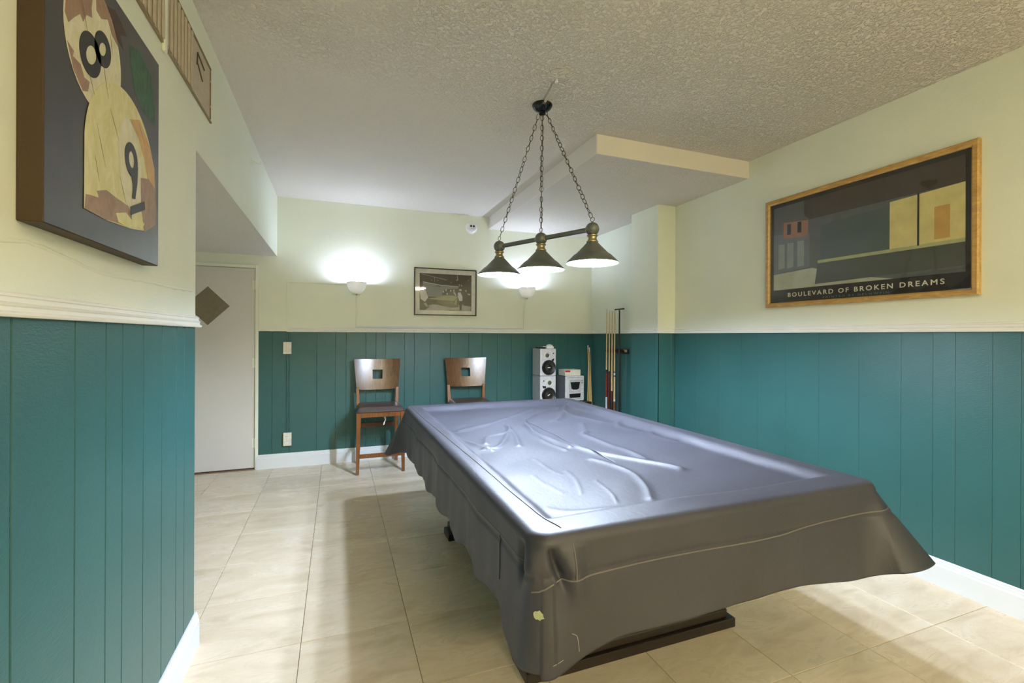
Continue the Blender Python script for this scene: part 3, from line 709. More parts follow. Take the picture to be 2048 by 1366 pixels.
def frame_obj(parent, w_, h_, fwid, dep, mat, origin, U, V, base, lip=0.006):
    """four mitred mouldings"""
    o = Vector(origin) - Vector(base); U, V = Vector(U), Vector(V); Nn = U.cross(V)
    prof = [(0, 0), (0, dep * 0.8), (fwid * 0.2, dep), (fwid * 0.75, dep), (fwid, dep * 0.65), (fwid, 0)]
    out = [(0, 0), (w_, 0), (w_, h_), (0, h_)]
    dirs = [(1, 1), (-1, 1), (-1, -1), (1, -1)]
    for i in range(4):
        bm = B(); rings = []
        for k in (i, (i + 1) % 4):
            cx_, cy_ = out[k]; sx, sy = dirs[k]
            rings.append([bm.verts.new(o + U * (cx_ + sx * a) + V * (cy_ + sy * a) + Nn * d) for a, d in prof])
        a, b = rings; n = len(prof)
        for q in range(n): bm.faces.new((a[q], a[(q + 1) % n], b[(q + 1) % n], b[q]))
        bm.faces.new(a[::-1]); bm.faces.new(b)
        obj('frame_moulding', bm, mat, parent)
# --- large poster on the right wall (generic street-at-night stand-in)
PO = Vector((XR, 2.617, 1.570)); U, V = (0, -1, 0), (0, 0, 1); PW, PH = 1.257, 0.802
po = thing('framed_poster', 'wide oak-framed poster titled BOULEVARD OF BROKEN DREAMS on the right wall', 'poster', PO)
frame_obj(po, PW, PH, 0.034, 0.026, OAK, PO, U, V, PO)
pr = flat('poster_sheet', [(0.03, 0.03), (PW - 0.03, 0.03), (PW - 0.03, PH - 0.03), (0.03, PH - 0.03)], ink('dark_brown_black', 38, 34, 30), po, PO, U, V, 0.004, PO)
def pf(poly, mat, lift): return flat('print_shape', poly, mat, pr, PO, U, V, lift, PO)
ix0, ix1, iy0, iy1 = 0.060, PW - 0.062, 0.128, PH - 0.060
pf([(ix0, iy0), (ix1, iy0), (ix1, iy1), (ix0, iy1)], ink('slate', 92, 96, 96), 0.0046)
pf([(ix0, iy0), (0.86, iy0), (0.62, 0.175), (0.36, 0.26), (ix0, 0.245)], ink('pale_pavement', 176, 180, 160), 0.0052)
pf([(ix0, 0.25), (0.34, 0.27), (0.34, 0.52), (ix0, 0.54)], ink('dusk_blue_glare', 108, 114, 122), 0.0052)  # blue lightened to carry the reflection on the left of the glass
pf([(0.14, 0.50), (0.33, 0.49), (0.33, 0.60), (0.14, 0.62)], ink('brick_rose', 158, 116, 92), 0.0058)
for q in (0.17, 0.25): pf([(q, 0.525), (q + 0.03, 0.523), (q + 0.03, 0.60), (q, 0.602)], ink('window_dark', 48, 46, 50), 0.0064)
for q in (0.10, 0.17, 0.25): pf([(q, 0.28), (q + 0.05, 0.285), (q + 0.05, 0.46), (q, 0.465)], ink('shop_grey', 140, 150, 152), 0.0058)
pf([(0.34, 0.60), (ix1, 0.60), (ix1, iy1), (0.30, iy1), (0.30, 0.64)], ink('awning_brown', 72, 64, 56), 0.0058)
pf([(0.42, 0.30), (0.84, 0.30), (0.84, 0.565), (0.42, 0.545)], ink('night_green', 78, 92, 90), 0.0058)
pf([(0.84, 0.30), (ix1, 0.30), (ix1, 0.60), (0.84, 0.585)], ink('lamplit_yellow', 214, 204, 138), 0.0058)
pf([(1.06, 0.32), (1.13, 0.32), (1.13, 0.50), (1.06, 0.50)], ink('ochre', 196, 158, 84), 0.0064)
pf([(0.40, 0.285), (ix1, 0.285), (ix1, 0.305), (0.40, 0.305)], ink('counter_line', 172, 176, 130), 0.0064)
pf([(0.38, 0.145), (ix1, 0.16), (ix1, 0.283), (0.40, 0.283)], ink('dark_base', 74, 78, 70), 0.0064)
pf([(0.98, 0.30), (0.99, 0.30), (0.99, 0.60), (0.98, 0.60)], ink('mullion', 40, 42, 36), 0.007)
TI = ink('title_cream', 226, 226, 200); TI2 = ink('credit_grey', 120, 130, 130)
text('title_word', 'BOULEVARD OF BROKEN DREAMS', TI, pr, Vector((0, -(2.617 - 2.440), 0.0715)) + Vector((-0.0052, 0, 0)), U, V, 0.930, 0.030, 1.35, bold=True)
text('credit_word', 'PAINTED BY HELNWEIN', TI2, pr, Vector((-0.0052, -(2.617 - 2.180), 0.043)), U, V, 0.400, 0.0135, 1.5)
obj('glass', prism(B(), [(0.03, 0.03), (PW - 0.03, 0.03), (PW - 0.03, PH - 0.03), (0.03, PH - 0.03)], Vector((-0.011, 0, 0)), U, V, 0.002), PGLASS, po)

# --- black-and-white photograph on the back wall
BO = Vector((0.803, YB, 1.579)); U2, V2 = (1, 0, 0), (0, 0, 1); BW, BH = 0.724, 0.536
bp = thing('framed_photograph', 'black-and-white pool hall photograph in a thin black frame between the sconces', 'picture', BO)
frame_obj(bp, BW, BH, 0.011, 0.020, BPLAST, BO, U2, V2, BO)
bmat = flat('mat_board', [(0.01, 0.01), (BW - 0.01, 0.01), (BW - 0.01, BH - 0.01), (0.01, BH - 0.01)], ink('mat_white', 214, 212, 204), bp, BO, U2, V2, 0.004, BO)
ox, oy, pw, ph = 0.062, 0.058, BW - 0.122, BH - 0.120
def bf(poly, v, lift, tint=(1, 1, 1)): return flat('print_shape', [(ox + a * pw, oy + b * ph) for a, b in poly], ink('grey%d' % v, v * tint[0], v * tint[1], v * tint[2]), bmat, BO, U2, V2, lift, BO)
bf([(0, 0), (1, 0), (1, 1), (0, 1)], 52, 0.0046)
bf([(0, .72), (1, .68), (1, 1), (0, 1)], 40, 0.0052)
bf([(.02, .98), (.05, .985), (.52, .845), (.50, .835)], 150, 0.0058)
bf([(.06, .38), (.42, .36), (.72, .42), (.74, .66), (.40, .68), (.06, .755)], 132, 0.0058, (.95, 1, 1.02))
bf([(.06, .755), (.40, .68), (.74, .665), (.74, .68), (.40, .70), (.06, .775)], 190, 0.0064)
bf([(.30, .66), (.39, .655), (.39, .675), (.32, .68)], 24, 0.0068)
bf([(0, 0), (.42, 0), (.62, .02), (.98, .0), (1, .2), (.62, .14), (.24, .16), (0, .05)], 150, 0.0058)
bf([(.15, .31), (.34, .36), (.48, .415), (.73, .40), (.66, .27), (.36, .28)], 150, 0.0064, (1, 1.04, .82))
bf([(.31, .22), (.36, .30), (.655, .265), (.655, .19), (.50, .17), (.34, .19)], 92, 0.0064, (1.05, .95, .8))
bf([(.34, .15), (.48, .11), (.62, .08), (.74, .10), (.74, .17), (.60, .155), (.46, .165)], 44, 0.0068)
bf([(.66, .17), (.68, .28), (.72, .36), (.70, .16)], 150, 0.0070, (1, 1.04, .82))
bf([(.0, .52), (.11, .53), (.16, .35), (.10, .22), (.02, .3)], 196, 0.0072)
bf([(.02, .24), (.12, .27), (.18, .08), (.10, .0), (0, 0)], 40, 0.0070); bf([(.07, .18), (.12, .2), (.16, .09), (.13, .09)], 150, 0.0074)
bf([(.42, .42), (.74, .42), (.78, .62), (.56, .6), (.44, .56)], 58, 0.0070)
for (a, b) in ((.45, .52), (.50, .56), (.59, .55), (.65, .56), (.52, .46)): bf(ellipse(a, b, .014, .03, 10), 186, 0.0074)
for (a, b) in ((.66, .49), (.68, .46)): bf(ellipse(a, b, .014, .05, 10, 0.3), 178, 0.0074)
bf([(.73, .50), (.78, .52), (.82, .40), (.82, .28), (.76, .27), (.73, .38)], 206, 0.0076)
bf(ellipse(.78, .58, .028, .028, 12), 190, 0.0076); bf([(.755, .27), (.82, .28), (.80, .02), (.765, .02)], 34, 0.0074)
bf([(.84, .15), (.90, .56), (1, .54), (1, .12)], 36, 0.0072); bf(ellipse(.89, .56, .013, .03, 10), 170, 0.0078); bf([(.92, .49), (.98, .48), (.97, .44), (.93, .45)], 176, 0.0078)
bf([(.715, .99), (.725, .99), (.735, .86), (.715, .83), (.69, .845), (.70, .86), (.72, .86)], 170, 0.0068)
bf([(.755, .74), (.762, .74), (.762, .68), (.755, .68)], 200, 0.0068); bf([(.79, .72), (.80, .73), (.815, .69), (.80, .68)], 200, 0.0068)
for (a, b) in ((.22, .82), (.34, .82), (.60, .78), (.94, .86)): bf(ellipse(a, b, .008, .014, 8), 170, 0.0068)
bf([(.275, .90), (.285, .90), (.285, .78), (.278, .78)], 150, 0.0068)
obj('glass', prism(B(), [(0.008, 0.008), (BW - 0.008, 0.008), (BW - 0.008, BH - 0.008), (0.008, BH - 0.008)], Vector((0, -0.011, 0)), U2, V2, 0.002), PGLASS, bp)

# --- canvas with the eight and nine balls on the left wall
CY0, CY1, CZ0, CZ1, CT = 1.157, 1.770, 1.566, 2.206, 0.041
AO = Vector((XL, CY0, CZ0)); U3, V3 = (0, 1, 0), (0, 0, 1)
ca = thing('canvas_painting', 'dark canvas painting of pale eight and nine balls on the left wall', 'painting', AO)
obj('canvas', local(bx(XL, XL + CT, CY0, CY1, CZ0, CZ1, bev=0.002), ca), CANV, ca)
def m_canvas():
    t = NT('painted_dark_ground'); a = t.noise(t.obj((1, 1, 1)), 7, 6, 0.6, 0.6)
    t.set(t.ramp(a, [(0.3, srgb(34, 32, 34)), (0.7, srgb(56, 53, 54))]), 0.33, spec=0.9); t.bump(t.noise(t.obj(), 420, 2), 0.12, 0.0008); return t.m
face = flat('painted_ground', [(0.002, 0.002), (CY1 - CY0 - 0.002, 0.002), (CY1 - CY0 - 0.002, CZ1 - CZ0 - 0.002), (0.002, CZ1 - CZ0 - 0.002)], m_canvas(), ca, AO, U3, V3, CT + 0.0003, AO)
def paint(name, c1, c2, rough=0.42, sc=16):
    t = NT('paint_' + name); a = t.noise(t.obj((1, 1.8, 1)), sc, 6, 0.65, 0.8); t.set(t.ramp(a, [(0.35, srgb(*c1)), (0.65, srgb(*c2))]), rough); return t.m
def cf(name, poly, mat, k): return flat(name, [(y - CY0, z - CZ0) for y, z in poly], mat, face, AO, U3, V3, CT + 0.0007 + 0.0004 * k, AO)
PALE = paint('pale_cream', (206, 202, 168), (226, 222, 196)); PYEL = paint('yellow_cream', (206, 200, 138), (224, 218, 172))
PBR = paint('torn_brown', (140, 112, 94), (164, 134, 114)); PGR = paint('scratched_green', (26, 62, 42), (54, 104, 70)); POR = paint('ochre_wash', (190, 150, 92), (210, 172, 112))
PBK = paint('numeral_black', (26, 26, 24), (40, 40, 36)); PRU = paint('rust_fringe', (84, 40, 20), (44, 30, 22)); PSC = paint('scrap_yellow', (212, 208, 140), (226, 222, 166))
cf('green_brushwork', [(1.544, 2.140), (1.610, 2.157), (1.700, 2.136), (1.733, 2.080), (1.734, 1.995), (1.641, 2.001), (1.584, 2.026), (1.557, 2.088)], PGR, 0)
cf('rust_fringe', [(1.40, 2.150), (1.46, 2.175), (1.50, 2.165), (1.53, 2.15), (1.49, 2.13), (1.51, 2.10), (1.47, 2.11)], PRU, 0)
b1 = ellipse(1.357, 2.020, 0.136, 0.146, 40)
cf('eight_ball', b1, PALE, 1)
def clip_ball(poly): return poly
cf('torn_paper', [(1.226, 2.02), (1.24, 2.006), (1.262, 2.03), (1.287, 2.054), (1.30, 2.045), (1.315, 2.07), (1.34, 2.079), (1.337, 2.10), (1.35, 2.164), (1.30, 2.153), (1.255, 2.115), (1.232, 2.07)], PBR, 2)
cf('torn_paper', [(1.36, 2.11), (1.385, 2.105), (1.417, 2.124), (1.44, 2.10), (1.478, 2.090), (1.455, 2.120), (1.42, 2.148), (1.38, 2.163), (1.358, 2.164)], PBR, 2)
cf('torn_paper', [(1.235, 1.965), (1.262, 1.958), (1.258, 1.945), (1.290, 1.945), (1.305, 1.924), (1.330, 1.926), (1.322, 1.90), (1.300, 1.891), (1.262, 1.918)], PBR, 2)
b2 = [(1.306, 1.632)] + [(1.522 + 0.216 * math.cos(math.radians(a)), 1.782 + 0.216 * math.sin(math.radians(a))) for a in np.linspace(175, -14, 34)] + [(1.735, 1.70), (1.66, 1.655), (1.56, 1.640), (1.42, 1.630)]
cf('nine_ball', b2, PYEL, 3)
cf('pale_glaze', ellipse(1.555, 1.81, 0.075, 0.125, 30, 0.15), PALE, 4)
cf('ochre_wash', [(1.545, 1.935), (1.612, 1.962), (1.690, 1.915), (1.728, 1.86), (1.733, 1.80), (1.719, 1.785), (1.680, 1.80), (1.650, 1.86), (1.605, 1.91)], POR, 4)
cf('torn_paper', [(1.312, 1.665), (1.334, 1.669), (1.376, 1.674), (1.362, 1.687), (1.411, 1.703), (1.464, 1.699), (1.536, 1.697), (1.56, 1.68), (1.562, 1.644), (1.411, 1.631), (1.308, 1.633)], PBR, 5)
cf('torn_paper', [(1.621, 1.800), (1.68, 1.815), (1.732, 1.80), (1.742, 1.75), (1.738, 1.690), (1.650, 1.650), (1.625, 1.72)], PBR, 5)
cf('paper_scrap', [(1.463, 1.660), (1.523, 1.676), (1.56, 1.664), (1.615, 1.680), (1.650, 1.674), (1.63, 1.652), (1.60, 1.655), (1.536, 1.638), (1.476, 1.640)], PSC, 6)
def hole_ring(name, o_, i_, k):
    base = AO; orig = Vector((CT + 0.0007 + 0.0004 * k, -CY0, -CZ0))
    return obj(name, ring_prism(B(), o_, i_, orig, U3, V3, 0.0003), PBK, face)
PSK = paint('scratch_brown', (96, 78, 54), (120, 100, 70))
random.seed(11)
for (a, b, ang, ln) in ((1.30, 2.06, -1.1, .07), (1.40, 1.97, -1.2, .09), (1.33, 1.93, -1.0, .06), (1.43, 2.07, -1.3, .05), (1.38, 1.80, -1.1, .10), (1.45, 1.88, -0.9, .08), (1.36, 1.74, -1.2, .06), (1.62, 1.93, -0.8, .07), (1.50, 1.73, -1.0, .07)):
    dx, dz = math.cos(ang) * ln / 2, math.sin(ang) * ln / 2; nx, nz = -dz / ln * .0022, dx / ln * .0022
    cf('scratch', [(a - dx, b - dz), (a + nx, b + nz), (a + dx, b + dz), (a - nx, b - nz)], PSK, 9)
hole_ring('numeral_eight', ellipse(1.333, 1.990, 0.047, 0.053, 30, -0.75), ellipse(1.336, 1.991, 0.018, 0.028, 30, -0.75), 3)
hole_ring('numeral_eight', ellipse(1.392, 2.036, 0.039, 0.046, 30, -0.75), ellipse(1.391, 2.036, 0.013, 0.021, 30, -0.75), 3)
hole_ring('numeral_nine', ellipse(1.555, 1.828, 0.042, 0.046, 30, 0.1), ellipse(1.556, 1.829, 0.018, 0.022, 30, 0.1), 7)
cf('numeral_nine', [(1.536, 1.790), (1.598, 1.822), (1.594, 1.774), (1.580, 1.727), (1.560, 1.724), (1.566, 1.762), (1.556, 1.783)], PBK, 8)
cf('underline_bar', [(1.548, 1.698), (1.646, 1.739), (1.651, 1.716), (1.552, 1.676)], PBK, 8)

# ================================================================ UPPER LEFT WALL: ACCESS PANEL AND HOOK
gp = thing('access_panel', 'beige ribbed access panel high on the left wall above the painting', 'wall panel', (XL, 2.0, 2.37))
gy0, gy1, gz0, gz1 = 1.40, 2.562, 2.372, 2.606
obj('panel', local(bx(XL, XL + 0.004, gy0, gy1, gz0, gz1), gp), BEIGE, gp)
yy = gy0
while yy < 2.28:
    obj('rib', local(bx(XL + 0.004, XL + 0.011, yy + 0.006, yy + 0.030, gz0, gz1, bev=0.003), gp), BEIGE, gp); yy += 0.042
bm = B(); box(bm, XL + 0.004, XL + 0.009, gy1 - 0.004, gy1, gz0, gz1); box(bm, XL, XL + 0.010, gy0, gy1, gz1, gz1 + 0.006); box(bm, XL, XL + 0.008, gy0, gy1 + 0.02, gz0 - 0.012, gz0 - 0.004)
obj('edging', local(bm, gp), plain('brown_edging', srgb(140, 124, 96), 0.5), gp)
for z in (gz0 + 0.055, gz1 - 0.06): obj('screw', local(lathe(B(), [(0.006, 0), (0.005, 0.004)], (XL + 0.006, gy1 - 0.014, z), (1, 0, 0), 12), gp), BRASS, gp)
bm = B(); tube(bm, [(XL + 0.012, 2.315, 2.50), (XL + 0.014, 2.315, 2.55), (XL + 0.014, 2.42, 2.53)], 0.003, 6); tube(bm, [(XL + 0.012, 2.32, 2.51), (XL + 0.012, 2.40, 2.47)], 0.0025, 6)
obj('latch_wire', local(bm, gp), plain('dark_latch_wire', srgb(96, 84, 62), 0.4, 0.6), gp)
tag(obj('corner_bead', bx(XL, XL + 0.012, 1.925, 1.955, 2.335, 2.75, bev=0.004), CREAM), 'narrow cream wooden strip beside the access panel', 'trim strip')
hk = thing('ceiling_hook', 'small cream hook high on the bulkhead near the ceiling', 'hook', (XL, 3.728, 2.574))
obj('hook_plate', local(bx(XL, XL + 0.004, 3.70, 3.75, 2.565, 2.60, bev=0.001), hk), CREAM, hk)
obj('hook_arm', local(tube(B(), smooth_line([(XL + 0.003, 3.725, 2.59), (XL + 0.03, 3.725, 2.575), (XL + 0.055, 3.73, 2.575), (XL + 0.06, 3.735, 2.592)], 6), 0.004, 8), hk), CREAM, hk, True)

# ================================================================ COUNTER CHAIRS
def chair(x, y, label):
    t = thing('counter_chair', label, 'chair', (x, y, 0), 'counter chairs against the back wall')
    # local axes: x right, y towards the wall, origin below the middle of the front edge
    fw_, bw_ = 0.225, 0.205
    def leg(px, py, z0, z1, s0, s1, qx=None, qy=None):
        qx = px if qx is None else qx; qy = py if qy is None else qy; bm = B()
        a = [bm.verts.new((px + dx * s0, py + dy * s0, z0)) for dx, dy in ((-1, -1), (1, -1), (1, 1), (-1, 1))]
        b = [bm.verts.new((qx + dx * s1, qy + dy * s1, z1)) for dx, dy in ((-1, -1), (1, -1), (1, 1), (-1, 1))]
        for i in range(4): bm.faces.new((a[i], a[(i + 1) % 4], b[(i + 1) % 4], b[i]))
        bm.faces.new(a[::-1]); bm.faces.new(b)
        bmesh.ops.bevel(bm, geom=list(bm.edges), offset=0.003, segments=1, affect='EDGES'); return bm
    for s in (-1, 1):
        obj('leg', leg(s * (fw_ - 0.008), 0.022, 0, 0.602, 0.014, 0.023, s * (fw_ - 0.018), 0.024), WOODV, t)
        bm = leg(s * (bw_ - 0.005), 0.455, 0, 0.60, 0.014, 0.019, s * (bw_ - 0.01), 0.405)
        bm2 = leg(s * (bw_ - 0.01), 0.405, 0.598, 0.80, 0.019, 0.0165, s * (bw_ - 0.002), 0.425)
        me_tmp = bpy.data.meshes.new('tmp'); bm2.to_mesh(me_tmp); bm2.free(); bm.from_mesh(me_tmp); bpy.data.meshes.remove(me_tmp)
        obj('leg', bm, WOODV, t)
    fr = B()
    box(fr, -fw_ + 0.02, fw_ - 0.02, 0.006, 0.030, 0.552, 0.604, bev=0.002)
    box(fr, -bw_ + 0.02, bw_ - 0.02, 0.392, 0.412, 0.552, 0.604, bev=0.002)
    for s in (-1, 1): box(fr, s * 0.195 - 0.010, s * 0.195 + 0.010, 0.04, 0.40, 0.552, 0.604, bev=0.002)
    obj('seat_frame', fr, WOODV, t)
    obj('front_stretcher', bx(-fw_ + 0.02, fw_ - 0.02, 0.012, 0.034, 0.158, 0.196, bev=0.003), WOODV, t)
    obj('back_stretcher', bx(-bw_ + 0.015, bw_ - 0.015, 0.410, 0.430, 0.385, 0.430, bev=0.003), WOODD, t)
    for s in (-1, 1): obj('side_stretcher', bx(s * 0.200 - 0.009, s * 0.200 + 0.009, 0.045, 0.425, 0.235, 0.270, bev=0.003), WOODD, t)
    # padded seat: domed rounded slab
    bm = B(); n = 22; g = []
    for j in range(n + 1):
        v = j / n; row = []
        for i in range(n + 1):
            u = i / n; hwid = 0.238 - 0.022 * v
            X = (u * 2 - 1) * hwid; Y = -0.012 + 0.442 * v
            e = min(1, min(u, 1 - u, v, 1 - v) / 0.13); z = 0.606 + 0.044 * math.sqrt(max(0, 1 - (1 - e) ** 2)) + 0.008 * math.sin(math.pi * u) * math.sin(math.pi * v)
            if min(u, 1 - u) < 1e-6 or min(v, 1 - v) < 1e-6: z = 0.606
            row.append(bm.verts.new((X * (1 - 0.035 * (1 - e)), Y, z)))
        g.append(row)
    for j in range(n):
        for i in range(n): bm.faces.new((g[j][i], g[j][i + 1], g[j + 1][i + 1], g[j + 1][i]))
    edge = [g[0][i] for i in range(n + 1)] + [g[j][n] for j in range(1, n + 1)] + [g[n][i] for i in range(n - 1, -1, -1)] + [g[j][0] for j in range(n - 1, 0, -1)]
    bm.faces.new(edge[::-1])
    obj('seat_cushion', bm, SEATL, t, 60)
    # curved back panel with square cut-out
    hz0, hz1, hx0, hx1 = 0.886, 0.984, -0.050, 0.052
    zs = [0.780, 0.80, 0.84, hz0, 0.91, 0.935, 0.96, hz1, 1.01, 1.05, 1.08, 1.094]
    us = [-1, -.93, -.8, -.65, -.5, -.35, 'a', -.1, .1, 'b', .35, .5, .65, .8, .93, 1]
    def pt_(u, z, side):
        half = 0.212 + (z - 0.78) / 0.314 * 0.026
        X = hx0 if u == 'a' else (hx1 if u == 'b' else u * half)
        bow = 0.030 * (1 - (X / 0.24) ** 2); lean = (z - 0.78) * 0.14
        zz = z + (0.006 * (X / 0.24) ** 2 if z > 1.05 else (0.010 * ((X / 0.24) ** 2 - 0.6) if z < 0.82 else 0))
        return Vector((X, 0.402 + bow + lean - (0.0 if side else -0.020), zz))
    bm = B(); F = {s: [[bm.verts.new(pt_(u, z, s)) for u in us] for z in zs] for s in (0, 1)}
    def hole(i, j): return us[i] in ('a', -.1, .1) and us[i] != 'b' and hz0 <= zs[j] < hz1
    for j in range(len(zs) - 1):
        for i in range(len(us) - 1):
            if hole(i, j): continue
            for s in (0, 1): bm.faces.new((F[s][j][i], F[s][j][i + 1], F[s][j + 1][i + 1], F[s][j + 1][i]))
    bnd = [e for e in bm.edges if len(e.link_faces) == 1]
    idx = {}
    for s in (0, 1):
        for j in range(len(zs)):
            for i in range(len(us)): idx[F[s][j][i]] = (s, j, i)
    for e in bnd:
        (s, j, i), (s2, j2, i2) = idx[e.verts[0]], idx[e.verts[1]]
        if s == 0: bm.faces.new((e.verts[0], e.verts[1], F[1][j2][i2], F[1][j][i]))
    for v in [v for v in bm.verts if not v.link_faces]: bm.verts.remove(v)
    obj('backrest', bm, WOODB, t, 35)
    return t
c1 = chair(0.404, 4.665, 'left brown wooden counter chair with cut-out back beside the door end of the wall')
tg = obj('care_tag', prism(B(), [(0.03, 0.56), (0.055, 0.56), (0.060, 0.50), (0.048, 0.48), (0.042, 0.455), (0.030, 0.45), (0.036, 0.475), (0.047, 0.50), (0.040, 0.53), (0.030, 0.53)], (0, 0.12, 0), (1, 0, 0), (0, 0, 1), 0.001), WPLAST, c1)
tg['label'] = 'white cloth tag hanging under the seat'
c2 = chair(1.350, 4.665, 'right brown wooden counter chair with cut-out back behind the pool table')
c2.rotation_euler = (0, 0, math.radians(-3))

# ================================================================ STEREO CORNER
st = thing('stereo_stand', 'low black stand holding the stereo in the back corner', 'stand', (2.50, 5.02, 0))
obj('shelf', local(bx(2.13, 2.86, 4.84, 5.20, 0.535, 0.565, bev=0.003), st), BLACKW, st)
obj('shelf', local(bx(2.15, 2.84, 4.86, 5.19, 0.20, 0.22, bev=0.003), st), BLACKW, st)
for x in (2.14, 2.83):
    for y in (4.85, 5.17): obj('leg', local(bx(x, x + 0.025, y, y + 0.025, 0, 0.535), st), BLACKW, st)
def speaker(z, label, flip, ang):
    t = thing('loudspeaker', label, 'speaker', (2.299, 4.880, z), 'stacked silver loudspeakers')
    w2, h, dpt = 0.100, 0.318, 0.230
    obj('cabinet', bx(-w2 + 0.002, w2 - 0.002, 0.014, dpt, 0.002, h - 0.002, bev=0.002), GREYSIDE, t)
    obj('front_panel', bx(-w2, w2, -0.004, 0.016, 0.001, h - 0.001, bev=0.008, seg=2), SILVER, t)
    s = -1 if flip else 1
    f = (0, -1, 0)
    w = obj('woofer', lathe(B(), [(0.086, 0.003), (0.088, 0.012), (0.080, 0.018), (0.070, 0.014), (0.066, 0.0095), (0.040, 0.0075), (0.034, 0.0085), (0.015, 0.013), (0.001, 0.0145)], (0.004, 0, 0.098), f, 44), CONE, t, 50)
    ca_, sa_ = math.cos(ang), math.sin(ang)
    obj('badge', prism(B(), [(a * ca_ - b * sa_, a * sa_ + b * ca_) for a, b in ((-0.017, -0.004), (0.017, -0.004), (0.017, 0.004), (-0.017, 0.004))], (0.004, -0.0145, 0.098), (1, 0, 0), (0, 0, 1), 0.001), WPLAST, w)
    mc = (-0.016 * s + 0.002, 0, 0.238)
    obj('midrange', lathe(B(), [(0.044, 0.003), (0.045, 0.008), (0.034, 0.010), (0.029, 0.006)], mc, f, 32), SILVER, t, 40)
    obj('midrange_cone', lathe(B(), [(0.029, 0.0045), (0.018, 0.008), (0.001, 0.011)], mc, f, 28), OLIVEC, t, True)
    tc = (0.060 * s + 0.002, 0, 0.262)
    obj('tweeter', lathe(B(), [(0.021, 0.003), (0.021, 0.008), (0.014, 0.010), (0.010, 0.006)], tc, f, 24), SILVER, t, 40)
    obj('tweeter_dome', lathe(B(), [(0.008, 0.006), (0.005, 0.010), (0.001, 0.011)], tc, f, 16), BPLAST, t, True)
    obj('bass_port', prism(B(), [(0.040 * s, 0.188), (0.074 * s, 0.206), (0.070 * s, 0.176), (0.058 * s, 0.160)] if s > 0 else [(-0.074, 0.206), (-0.026, 0.200), (-0.030, 0.178), (-0.066, 0.176)], (0, -0.004, 0), (1, 0, 0), (0, 0, 1), 0.001), BPLAST, t)
    return t
speaker(0.885, 'silver loudspeaker on top of its twin in the back corner', False, 0.0)
speaker(0.566, 'lower silver loudspeaker with tilted badge standing under the other', True, 0.6)
gad = thing('cassette_adapter', 'small grey and white gadget lying on the upper loudspeaker', 'gadget', (2.33, 4.96, 1.203))
obj('body', local(bx(2.285, 2.375, 4.885, 5.0, 1.203, 1.228, bev=0.004), gad), WPLAST, gad)
obj('dome', local(lathe(B(), [(0.040, 0), (0.040, 0.010), (0.030, 0.018), (0.012, 0.024), (0.001, 0.025)], (2.345, 4.945, 1.228), n=24), gad), SILVER, gad, True)
rm = thing('remote_control', 'black remote control lying on the upper loudspeaker beside the gadget', 'remote', (2.24, 4.96, 1.203))
obj('body', local(bx(2.215, 2.272, 4.89, 5.06, 1.203, 1.221, bev=0.005), rm), BPLAST, rm)
for k in range(3):
    for j in range(4): obj('button', local(bx(2.224 + k * 0.015, 2.232 + k * 0.015, 4.905 + j * 0.03, 4.918 + j * 0.03, 1.221, 1.2235), rm), GREYSIDE, rm)
sy = 4.935
hf = thing('mini_stereo', 'silver mini stereo system with black display beside the loudspeakers', 'stereo', (2.68, sy, 0.566))
x0, x1, z0, z1 = 2.553, 2.806, 0.566, 0.870
obj('cabinet', local(bx(x0 + 0.004, x1 - 0.004, sy + 0.02, sy + 0.245, z0 + 0.006, z1 - 0.004, bev=0.003), hf), plain('grey_stereo_side', srgb(120, 121, 128), 0.5), hf)
obj('front_panel', local(bx(x0, x1, sy - 0.004, sy + 0.022, z0 + 0.004, z1, bev=0.010, seg=2), hf), SILVER, hf)
q = lambda poly, y, d: local(prism(B(), [(x0 + a * (x1 - x0), z0 + b * (z1 - z0)) for a, b in poly], (0, y, 0), (1, 0, 0), (0, 0, 1), d), hf)
obj('control_surround', q([(.14, .62), (.22, .86), (.80, .86), (.86, .62), (.78, .36), (.20, .36)], sy - 0.004, 0.004), plain('bright_silver', srgb(214, 216, 220), 0.28, 0.4), hf)
dsp = obj('display', q([(.25, .76), (.76, .76), (.70, .50), (.60, .46), (.40, .46), (.31, .50)], sy - 0.008, 0.002), BPLAST, hf)
obj('jog_button', q([(.38, .46), (.62, .46), (.66, .42), (.60, .39), (.40, .39), (.34, .42)], sy - 0.008, 0.004), SILVER, hf)
obj('cassette_door', q([(.20, .30), (.80, .31), (.78, .15), (.22, .14)], sy - 0.004, 0.005), BPLAST, hf)
obj('vent_line', q([(.10, .94), (.92, .94), (.92, .925), (.10, .925)], sy - 0.004, 0.001), GREYSIDE, hf)
obj('vent_line', q([(.18, .10), (.84, .10), (.84, .085), (.18, .085)], sy - 0.004, 0.001), GREYSIDE, hf)
for (a, b, r) in ((.90, .53, 0.014), (.90, .36, 0.012)):
    kn = obj('knob', local(lathe(B(), [(r, 0), (r, 0.012), (r * .8, 0.015)], (x0 + a * (x1 - x0), sy - 0.004, z0 + b * (z1 - z0)), (0, -1, 0), 20), hf), SILVER, hf, True)
for b in (.70, .78): obj('key', q([(.84, b), (.92, b), (.92, b + .05), (.84, b + .05)], sy - 0.004, 0.004), GREYSIDE, hf)
pkx = thing('white_carton', 'flat white carton with a red label lying on the mini stereo', 'box', (2.66, 5.02, 0.872))
obj('carton', local(bx(2.552, 2.762, 4.945, 5.12, 0.872, 0.940, bev=0.002), pkx), plain('carton_white', srgb(226, 224, 208), 0.6), pkx)
obj('red_label', local(bx(2.556, 2.622, 4.943, 4.9455, 0.916, 0.938), pkx), REDP, pkx)
obj('lid', local(bx(2.550, 2.764, 4.9465, 5.122, 0.940, 0.944), pkx), plain('carton_lid', srgb(220, 218, 206), 0.6), pkx)

